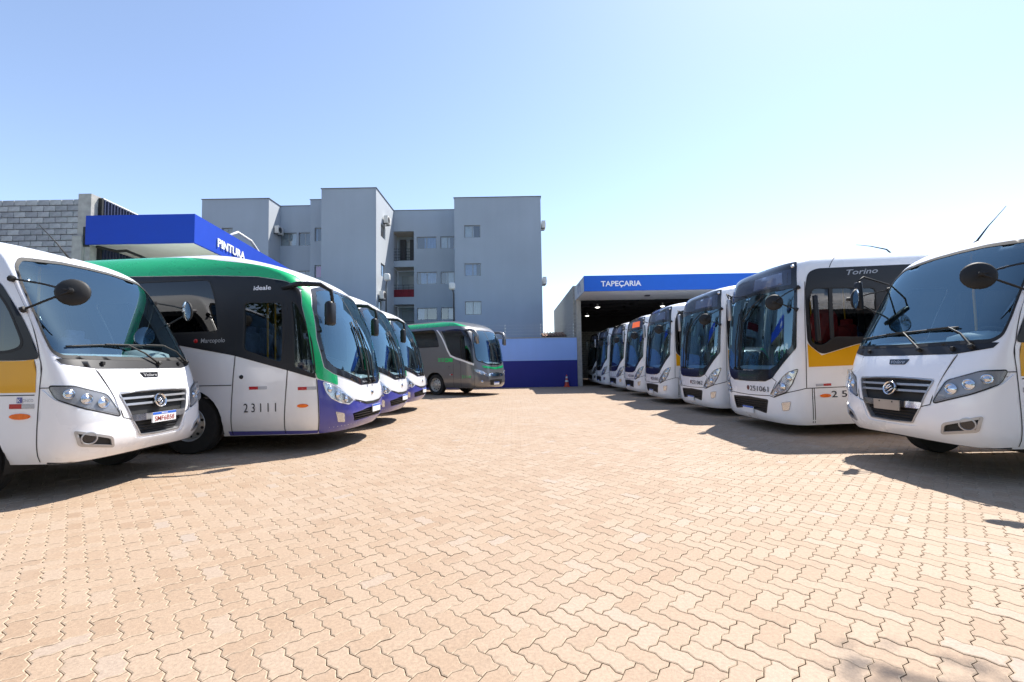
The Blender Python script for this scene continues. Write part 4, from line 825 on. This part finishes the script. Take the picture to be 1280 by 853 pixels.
MB().b2(-.95, .6, 0, 2.2, 0, 3.25).build('wall', CONC, tr); TILE = mat('brown roof tile', (.20, .11, .07), .85, var=.25, scale=10)
for k in range(5):
    for j in range(9): MB().lathe([(.10, 0), (.09, .55)], (-1.05 + j*.22, -.25 + k*.5, 3.28 + k*.09), (0, 1, .18), 8).build('roof_tile', TILE, tr, True)
# ------------------------------------------------------------------ upholstery workshop
def blockmat(name, c1, c2, ux):
    m = mat(name, c1, .9, bump=.3, bscale=40); t = m.node_tree; N = t.nodes.new; L = t.links.new; p = t.nodes['Principled BSDF']
    tc = N('ShaderNodeTexCoord'); sp = N('ShaderNodeSeparateXYZ'); L(tc.outputs['Object'], sp.inputs[0]); cb = N('ShaderNodeCombineXYZ'); L(sp.outputs[ux], cb.inputs[0]); L(sp.outputs[2], cb.inputs[1])
    br = N('ShaderNodeTexBrick'); br.inputs['Scale'].default_value = 1; br.inputs['Brick Width'].default_value = .4; br.inputs['Row Height'].default_value = .2; br.inputs['Mortar Size'].default_value = .012
    br.inputs['Color1'].default_value = (*c1, 1); br.inputs['Color2'].default_value = (*c2, 1); br.inputs['Mortar'].default_value = (.40, .39, .37, 1); L(cb.outputs[0], br.inputs[0]); L(br.outputs[0], p.inputs['Base Color']); return m
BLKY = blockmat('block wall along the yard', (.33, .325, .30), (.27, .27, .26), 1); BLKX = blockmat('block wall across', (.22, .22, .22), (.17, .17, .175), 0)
FASC = mat('blue fascia', (.009, .05, .40), .6, var=.03, spec=.25); FASCW = mat('white soffit', (.70, .69, .67), .6, var=.04); FASC2 = mat('workshop blue fascia', (.018, .115, .52), .6, var=.03, spec=.25); DARKROOF = mat('dark roof sheet', (.012, .012, .016), .7); FASCG = mat('pale fascia end', (.46, .48, .52), .5, var=.05)
shop = tag(empty('upholstery_workshop', (4, 27, 0)), 'open fronted workshop with a blue fascia lettered TAPEÇARIA, city buses parked inside', 'workshop')
def S_(o): o.parent = shop; o.matrix_parent_inverse = Matrix.Translation((-4, -27, 0)); return o
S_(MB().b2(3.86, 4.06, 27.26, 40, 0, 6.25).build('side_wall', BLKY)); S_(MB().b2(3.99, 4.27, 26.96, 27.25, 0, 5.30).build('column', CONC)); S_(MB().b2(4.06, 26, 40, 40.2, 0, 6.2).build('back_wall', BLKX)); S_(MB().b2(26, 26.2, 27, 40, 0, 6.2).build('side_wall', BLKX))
f = S_(MB().b2(3.955, 25.6, 23.6, 23.72, 5.29, 6.135).build('fascia', FASC2)); f2 = S_(MB().b2(3.95, 3.99, 23.722, 27.25, 5.29, 6.13).build('fascia_end', FASCG))
S_(MB().b2(3.992, 25.6, 23.722, 27.2, 5.305, 5.36).build('soffit', FASCW)); S_(MB().b2(3.97, 25.6, 23.72, 27.26, 6.09, 6.12).build('canopy_roof', DARKROOF))
S_(MB().b2(4.28, 25.9, 27.0, 27.18, 5.37, 6.2).build('lintel', DARKROOF)); S_(MB().b2(4.07, 25.9, 27.19, 39.9, 5.95, 6.1).build('roof', DARKROOF))
b = MB()
for y in np.linspace(29, 39, 6): b.b2(4.1, 25.8, y - .06, y + .06, 5.6, 5.94)
for x in np.linspace(6, 24, 7): b.b2(x - .05, x + .05, 27.4, 39.8, 5.75, 5.94)
S_(b.build('roof_truss', DARKROOF)); S_(MB().b2(4.07, 25.9, 39.85, 39.97, 4.3, 5.9).build('back_cladding', DARKROOF))
o = text_flat('TAPEÇARIA', (4.86, 23.6, 5.545), (1, 0, 0), (0, 0, 1), 2.17, .285, INKW, None, .018, .03, .03); o.name = 'sign_lettering'; S_(o)
b = MB(); b.tube([(3.945, 24.9, 5.45), (3.945, 24.9, 5.85), (3.945, 25.05, 5.95), (3.945, 25.5, 5.95), (3.945, 25.65, 5.85), (3.945, 25.65, 5.45)], .05, 6); S_(b.build('end_logo', mat('faded blue logo', (.25, .30, .42), .5)))
S_(MB().box((7.9, 25.4, 5.27), (.3, .22, .06), 0, .02).build('soffit_light', RAIL))
LIT = emit('lit workshop lamp', (1, .97, .9), 2.0)
for x, y, c in ((6.1, 31, 'hanging lamp glowing under the dark workshop roof, nearest its left column'), (6.3, 36.5, 'smaller looking glowing lamp deep inside the dark workshop'), (10.7, 31, 'glowing lamp under the workshop roof above the row of city buses')):
    l = tag(empty('hanging_lamp', (x, y, 5.35)), c, 'lamp', 'lamps under the workshop roof'); MB().lathe([(.0, .26), (.05, .25), (.07, .1), (.20, 0)], (0, 0, 0), (0, 0, 1), 16).build('lamp_shade', LAMPW, l, True); MB().lathe([(0, -.06), (.09, -.05), (.15, .0), (.1, .03)], (0, 0, 0), (0, 0, 1), 14).build('bulb', LIT, l, True); MB().tube([(0, 0, .25), (0, 0, .6)], .012, 5).build('cord', RAIL, l)
# ------------------------------------------------------------------ left block building and paint shop canopy
bw = tag(empty('block_wall', (-16.5, 14.5, 0)), 'tall bare grey concrete block wall at the far left behind the canopy', 'wall')
MB().b2(-9, 2.06, .065, .25, 0, 7.14).build('mortar_core', MORTAR, bw); MB().b2(-9, -2.75, 0, .06, 0, 7.14).build('lower_wall', BLOCKS[0], bw) if False else None
bme = []
for bm_ in BLOCKS:
    o = MB().box((0, 0, 0), (.380, .09, .178), 0, .008).build('block', bm_); bme.append(o.data); bpy.data.objects.remove(o)
hb = MB().box((0, 0, 0), (.186, .09, .186), 0, .008).build('block', BLOCKS[1]); hbm = hb.data; bpy.data.objects.remove(hb)
random.seed(4)
for r in range(22, 36):
    for c in range(-1, 9):
        x = 1.86 - c*.4 - (.2 if r % 2 else 0)
        if x > 1.9: continue
        o = link('block', random.choice(bme), None, bw); o.location = (x, .035 + random.uniform(-.004, .004), .1 + r*.2); o.rotation_euler = (0, random.gauss(0, .004), 0)
    if r % 2: o = link('block', hbm, None, bw); o.location = (1.96, .035, .1 + r*.2)
MB().b2(2.07, 2.5, -.06, .3, 0, 7.36).build('concrete_pillar', CONC, bw); MB().b2(2.0, 2.32, -.16, -.065, 0, 5.9).build('concrete_post', CONC, bw)
b = MB().b2(2.30, 2.50, -.10, -.07, 5.55, 6.22); br = b.build('steel_bracket', RUBBER, bw); b = MB()
for k in range(4): b.lathe([(.018, 0), (0, .004)], (2.40, -.102, 5.64 + .16*k), (0, -1, 0), 8)
b.build('bolt', CHROME, br)
NAVY = mat('navy corrugated cladding', (.025, .032, .075), .45, var=.12, scale=4); U = Vector((-.13, 1, 0)).normalized()
nc = tag(empty('corrugated_cladding', (-13.93, 14.75, 0)), 'dark navy corrugated metal wall running back behind the blue canopy', 'cladding'); V = []; n = 0
for k in range(110):
    d = k*.14
    for o_, dd in ((0, 0), (0, .05), (.045, .07), (.045, .12)): V += [(U.x*(d + dd) + o_, U.y*(d + dd), 4.5), (U.x*(d + dd) + o_, U.y*(d + dd), 7.28)]
mesh('metal_sheet', V, [(2*i, 2*i+2, 2*i+3, 2*i+1) for i in range(len(V)//2 - 1)], NAVY, nc, False); MB().tube([(0.02, 0, 7.30), (U.x*15.4 + .02, U.y*15.4, 7.30)], .035, 6).build('ridge_trim', FASCW, nc); MB().b2(-.12, .06, -.06, 0, 4.5, 7.3).build('edge_trim', RUBBER, nc)
cn = tag(empty('paint_shop_canopy', (-10.42, 14.3, 0)), 'deep blue canopy with PINTURA in white letters on its bright side', 'canopy')
z0, z1 = 5.595, 6.56; far = U*13
MB().add([(-3.6, 0, z0), (0, 0, z0), (0, 0, z1), (-3.6, 0, z1), (-3.6, .08, z0), (-.09, .08, z0), (-.09, .08, z1), (-3.6, .08, z1)], [(0, 1, 2, 3), (4, 7, 6, 5), (0, 3, 7, 4), (3, 2, 6, 7), (0, 4, 5, 1), (1, 5, 6, 2)]).build('fascia', FASC, cn)
b = MB(); e = Vector((0.002, .0, 0)); fp = [e, e + far, e + far + Vector((-.08, 0, 0)), e + Vector((-.085, .085, 0))]
b.add([(p.x, p.y, z) for z in (z0 + .001, z1 - .001) for p in fp], [(0, 1, 5, 4), (1, 2, 6, 5), (2, 3, 7, 6), (3, 0, 4, 7), (4, 5, 6, 7), (3, 2, 1, 0)]).build('fascia', FASC, cn)
b = MB(); b.add([(p[0], p[1], z) for z in (z0 + .03, z0 + .08) for p in ((-3.55, .082), (-.1, .082), (-.1 + far.x, far.y), (-3.55 + far.x, far.y))], [(3, 2, 1, 0), (4, 5, 6, 7), (0, 1, 5, 4), (1, 2, 6, 5), (2, 3, 7, 6), (3, 0, 4, 7)]).build('soffit', FASCW, cn)
b = MB(); b.add([(p[0], p[1], z) for z in (z1 - .1, z1 - .05) for p in ((-3.55, .09), (-.1, .09), (-.1 + far.x, far.y), (-3.55 + far.x, far.y))], [(3, 2, 1, 0), (4, 5, 6, 7), (0, 1, 5, 4), (1, 2, 6, 5), (2, 3, 7, 6), (3, 0, 4, 7)]).build('canopy_roof', DARKROOF, cn)
t0 = U*1.37
o = text_flat('PINTURA', (t0.x + .02, t0.y, 5.84), tuple(U), (0, 0, 1), 2.05, .31, INKW, cn, .018, .03, .03); o.name = 'sign_lettering'
MB().tube([(U.x*2.6 - .25, U.y*2.6, z1 + .02), (U.x*3.4 - .25, U.y*3.4, z1 + .42), (U.x*4.6 - .25, U.y*4.6, z1 + .40), (U.x*5.6 - .25, U.y*5.6, z1 + .0)], .05, 8).build('roof_pipe', FASCW, cn, True)
MB().tube([(-3.5, .3, z0), (-2.9, .4, z0 - .14), (-2.6, .42, z0 - .12), (-1.9, .5, z0 - .42)], .05, 6).build('strut', RUBBER, cn)
ps = tag(empty('paint_workshop', (-14.2, 15.3, 0)), 'pale plastered workshop front in the shade under the blue canopy', 'workshop')
MB().b2(-.2, .0, 0, 13, 0, 5.55).build('wall', FASCG, ps); MB().b2(.0, 2.9, 12.6, 12.8, 0, 5.55).build('wall', FASCG, ps); MB().b2(.003, .05, 2, 5.2, 0, 4.4).build('shutter_door', SATIN, ps)
# ------------------------------------------------------------------ traffic cone
cone = tag(empty('traffic_cone', (3.27, 26.72, 0)), 'orange traffic cone with white bands standing against the navy wall', 'traffic cone')
ORG = mat('cone orange', (.55, .06, .03), .5, var=.1)
MB().box((0, 0, .02), (.36, .36, .04), 0, .01).build('base', ORG, cone); MB().lathe([(.15, .04), (.03, .72), (.0, .73)], (0, 0, 0), (0, 0, 1), 20).build('cone_body', ORG, cone, True, 40)
for a, b_ in ((.30, .42), (.52, .64)): MB().lathe([(.1515 - .12*(a - .04)/.68 + .004, a), (.1515 - .12*(b_ - .04)/.68 + .004, b_)], (0, 0, 0), (0, 0, 1), 20).build('white_band', LAMPW, cone, True)
# ------------------------------------------------------------------ vehicles
def place(o, x, y, rz, pit=0, k=1): o.location = (x*k, y*k, pit*2.7 + 1.4*(1 - k)); o.rotation_euler = (0, -pit, rz); o.scale = (k, k, k)
def all_children(o):
    for c in o.children: yield c; yield from all_children(c)
mini = make_minibus('minibus'); mini2 = copy_tree(mini)
place(mini, -4.93, 6.2, 0, 0, .94); place(mini2, 5.20, 6.12, PI, 0, .94)
plate(MINI, mini, .0, .765, .41, .135, 'SMF6B58', xoff=.05); plate(MINI, mini2, .0, .765, .41, .135, '', True, xoff=.05)
tag(mini, 'white and yellow minibus with a number plate, nearest on the left', 'minibus', 'white minibuses at the ends of the rows'); tag(mini2, 'white and yellow minibus with a bare plate holder, nearest on the right', 'minibus', 'white minibuses at the ends of the rows')
text_skin(MINI, 'ONCO', -1.60, -1.475, 1.062, .036, INKG, mini, 0); sq_ = skin('maker_square', MINI, [(-1.672, 1.05), (-1.61, 1.05), (-1.61, 1.115), (-1.672, 1.115)], PURPLE, mini, .006); text_skin(MINI, 'K', -1.66, -1.622, 1.06, .045, INKW, sq_, .01, off=.009)
m_ = MB().box((-.46, -1.0, 2.42), (.07, .13, .46), 0, .03).build('wing_mirror', BLACKM, mini2, True, 50); MB().tube([(-1.0, -1.04, 2.6), (-.6, -1.06, 2.74), (-.46, -1.0, 2.66)], .014, 6).build('mirror_arm', RUBBER, m_, True)
coach = make_coach('touring_coach'); coaches = [coach, copy_tree(coach), copy_tree(coach)]
place(coaches[0], -2.62, 8.3, -.05, .015, 1.02); place(coaches[1], -2.72, 10.95, -.05, .015, 1.02); place(coaches[2], -2.82, 13.9, -.05, .015, 1.02)
text_skin(IDE, '2 3 1 1 1', -2.555, -2.02, .69, .145, INK, coaches[0], .0)
for c, l in zip(coaches, ('silver, green and violet coach numbered 23111 behind the left minibus', 'silver, green and violet coach second in the left row, between two like it', 'silver, green and violet coach third in the left row, nearest the dark grey coach')):
    tag(c, l, 'coach', 'silver and green coaches in the left row'); plate(IDE, c, .1, .60, .4, .13, '', xoff=.03)
grey = make_greycoach('touring_coach'); place(grey, -.75, 20.6, -.6); tag(grey, 'dark grey coach with green roof stripe standing by the blue wall', 'coach')
city = make_citybus('city_bus'); CY = [9.3, 12.4, 15.65, 18.95, 22.2, 25.4, 28.6]; cities = [city] + [copy_tree(city) for _ in CY[1:]]
lab = ['white city bus numbered 251061 beside the right hand minibus', 'white city bus second in the right row, just behind bus 251061', 'white city bus standing just before the one with the lit orange destination sign', 'white city bus with a lit orange destination sign', 'white city bus just beyond the one with the orange sign', 'white city bus, last but one before the far end of the right row', 'white city bus at the far end of the right row, deepest in the workshop']
for k, (c, y, l) in enumerate(zip(cities, CY, lab)):
    place(c, 4.98 + (0, .05, -.04, .03, .06, -.02, .04)[k], y, PI + (0, .008, -.01, .006, .012, -.006, .01)[k], -.025 if k < 3 else -.02); tag(c, l, 'city bus', 'white city buses in the right row')
    if k < 4: text_skin(TOR, '25106%d' % (k + 1), .06, .69, .85, .105, INK, c, .005); MB().lathe([(.05, 0), (.045, .003), (0, .004)], TOR.at(-.02, .905, .004), TOR.nrm(-.02, .905), 14).build('fleet_mark', mat('dark red mark', (.12, .02, .02), .5), c)
    plate(TOR, c, -.02, .455, .4, .13, '', xoff=.03)
    if k == 3:
        for ch in list(all_children(c)):
            if ch.name.startswith('sign_display'):
                ch.data = ch.data.copy(); ch.data.materials[0] = SIGNLIT
text_skin(TOR, '2 5 1 0 6 1', 1.87, 2.85, .755, .12, INK, cities[0], .005)

# ------------------------------------------------------------------ tree whose branch throws the shadow at the lower right
BARK = mat('tree bark', (.12, .085, .06), .9, var=.3, scale=6, bump=.6, bscale=25); LEAF = mat('dark leaf', (.045, .085, .025), .55, var=.3, scale=2)
tree = tag(empty('leafy_tree', (9.4, 2.2, 0)), 'leafy tree whose overhanging branch throws the shadow at lower right', 'tree')
b = MB(); b.tube([(0, 0, 0), (.1, .1, 2.5), (-.1, .2, 5), (.1, .3, 8)], [.24, .19, .14, .05], 10); tips = []
for P in ([(-.05, .15, 4.2), (-1.4, 1.4, 6.2), (-2.9, 2.5, 7.3), (-4.15, 3.62, 7.75)], [(0, .2, 5.2), (1.2, -.6, 7), (2.0, -1.2, 8)], [(0, .2, 5.5), (-.6, -1.4, 7.2), (-.9, -2.3, 8)], [(.05, .25, 6), (.9, 1.3, 7.6), (1.4, 1.9, 8.6)], [(-1.4, 1.4, 6.2), (-2.0, .8, 7.4), (-2.4, .4, 8)]):
    b.tube(P, list(np.linspace(.11, .02, len(P))), 7); tips.append(P)
b.build('trunk', BARK, tree, True); rl = np.random.RandomState(8); V = []; F = []
def leaves(c, n, s):
    for _ in range(n):
        p = Vector(c) + Vector(rl.normal(0, s, 3)); a = Vector(rl.normal(0, 1, 3)).normalized(); d = a.orthogonal().normalized(); l = float(rl.uniform(.07, .13)); k = len(V)
        V.extend([p - a*l, p - d*l*.32, p + a*l, p + d*l*.32]); F.append((k, k+1, k+2, k+3))
for P in tips[1:]:
    for c in P[1:]: leaves(c, 160, .45)
leaves((0, .3, 8.3), 300, .6); leaves((-1.4, 1.4, 6.4), 60, .3); leaves((-2.8, 2.3, 7.4), 40, .25)
for c, n_ in (((-4.12, 3.64, 7.75), 10), ((-4.2, 3.5, 7.72), 6), ((-3.72, 3.55, 7.78), 12), ((-3.6, 3.25, 7.6), 10)): leaves(c, n_, .08)
mesh('crown', V, F, LEAF, tree, False)

# trees behind the viewpoint, seen only as reflections in glass and paint
b = MB(); b.tube([(0, 0, 0), (.1, .1, 2), (0, 0, 4.5), (.2, 0, 6.5)], [.26, .22, .15, .05], 9)
for k in range(6): a = k*1.05; b.tube([(0, 0, 2.2 + .4*k), (1.1*math.cos(a), 1.1*math.sin(a), 3.6 + .4*k), (2.0*math.cos(a), 2.0*math.sin(a), 4.4 + .4*k)], [.12, .08, .03], 6)
t0 = empty('leafy_tree', (0, -12, 0)); b.build('trunk', BARK, t0, True); V = []; F = []
def leaves2(c, n, s, l0):
    for _ in range(n):
        p = Vector(c) + Vector(rl.normal(0, s, 3)); a = Vector(rl.normal(0, 1, 3)).normalized(); d = a.orthogonal().normalized(); l = float(rl.uniform(.8, 1.3))*l0; k = len(V); V.extend([p - a*l, p - d*l*.45, p + a*l, p + d*l*.45]); F.append((k, k+1, k+2, k+3))
for k in range(16): a = k*2.4; rr = 1.9*math.sqrt((k % 5 + .5)/5); leaves2((rr*math.cos(a), rr*math.sin(a), 2.6 + .28*k), 170, .55, .2)
mesh('crown', V, F, LEAF, t0, False)
for k, (x, y) in enumerate(((-15, -11), (-10.5, -13), (-6, -11.5), (-1.5, -13), (3, -12), (7.5, -13.5), (12, -11.5), (16.5, -13))):
    t = t0 if k == 0 else copy_tree(t0); t.location = (x, y, 0); t.rotation_euler = (0, 0, k*1.3); t.scale = (1.05 + .1*(k % 3),)*3; tag(t, 'leafy tree behind the viewpoint, mirrored in the dark bus windows', 'tree', 'trees mirrored in the bus windows')
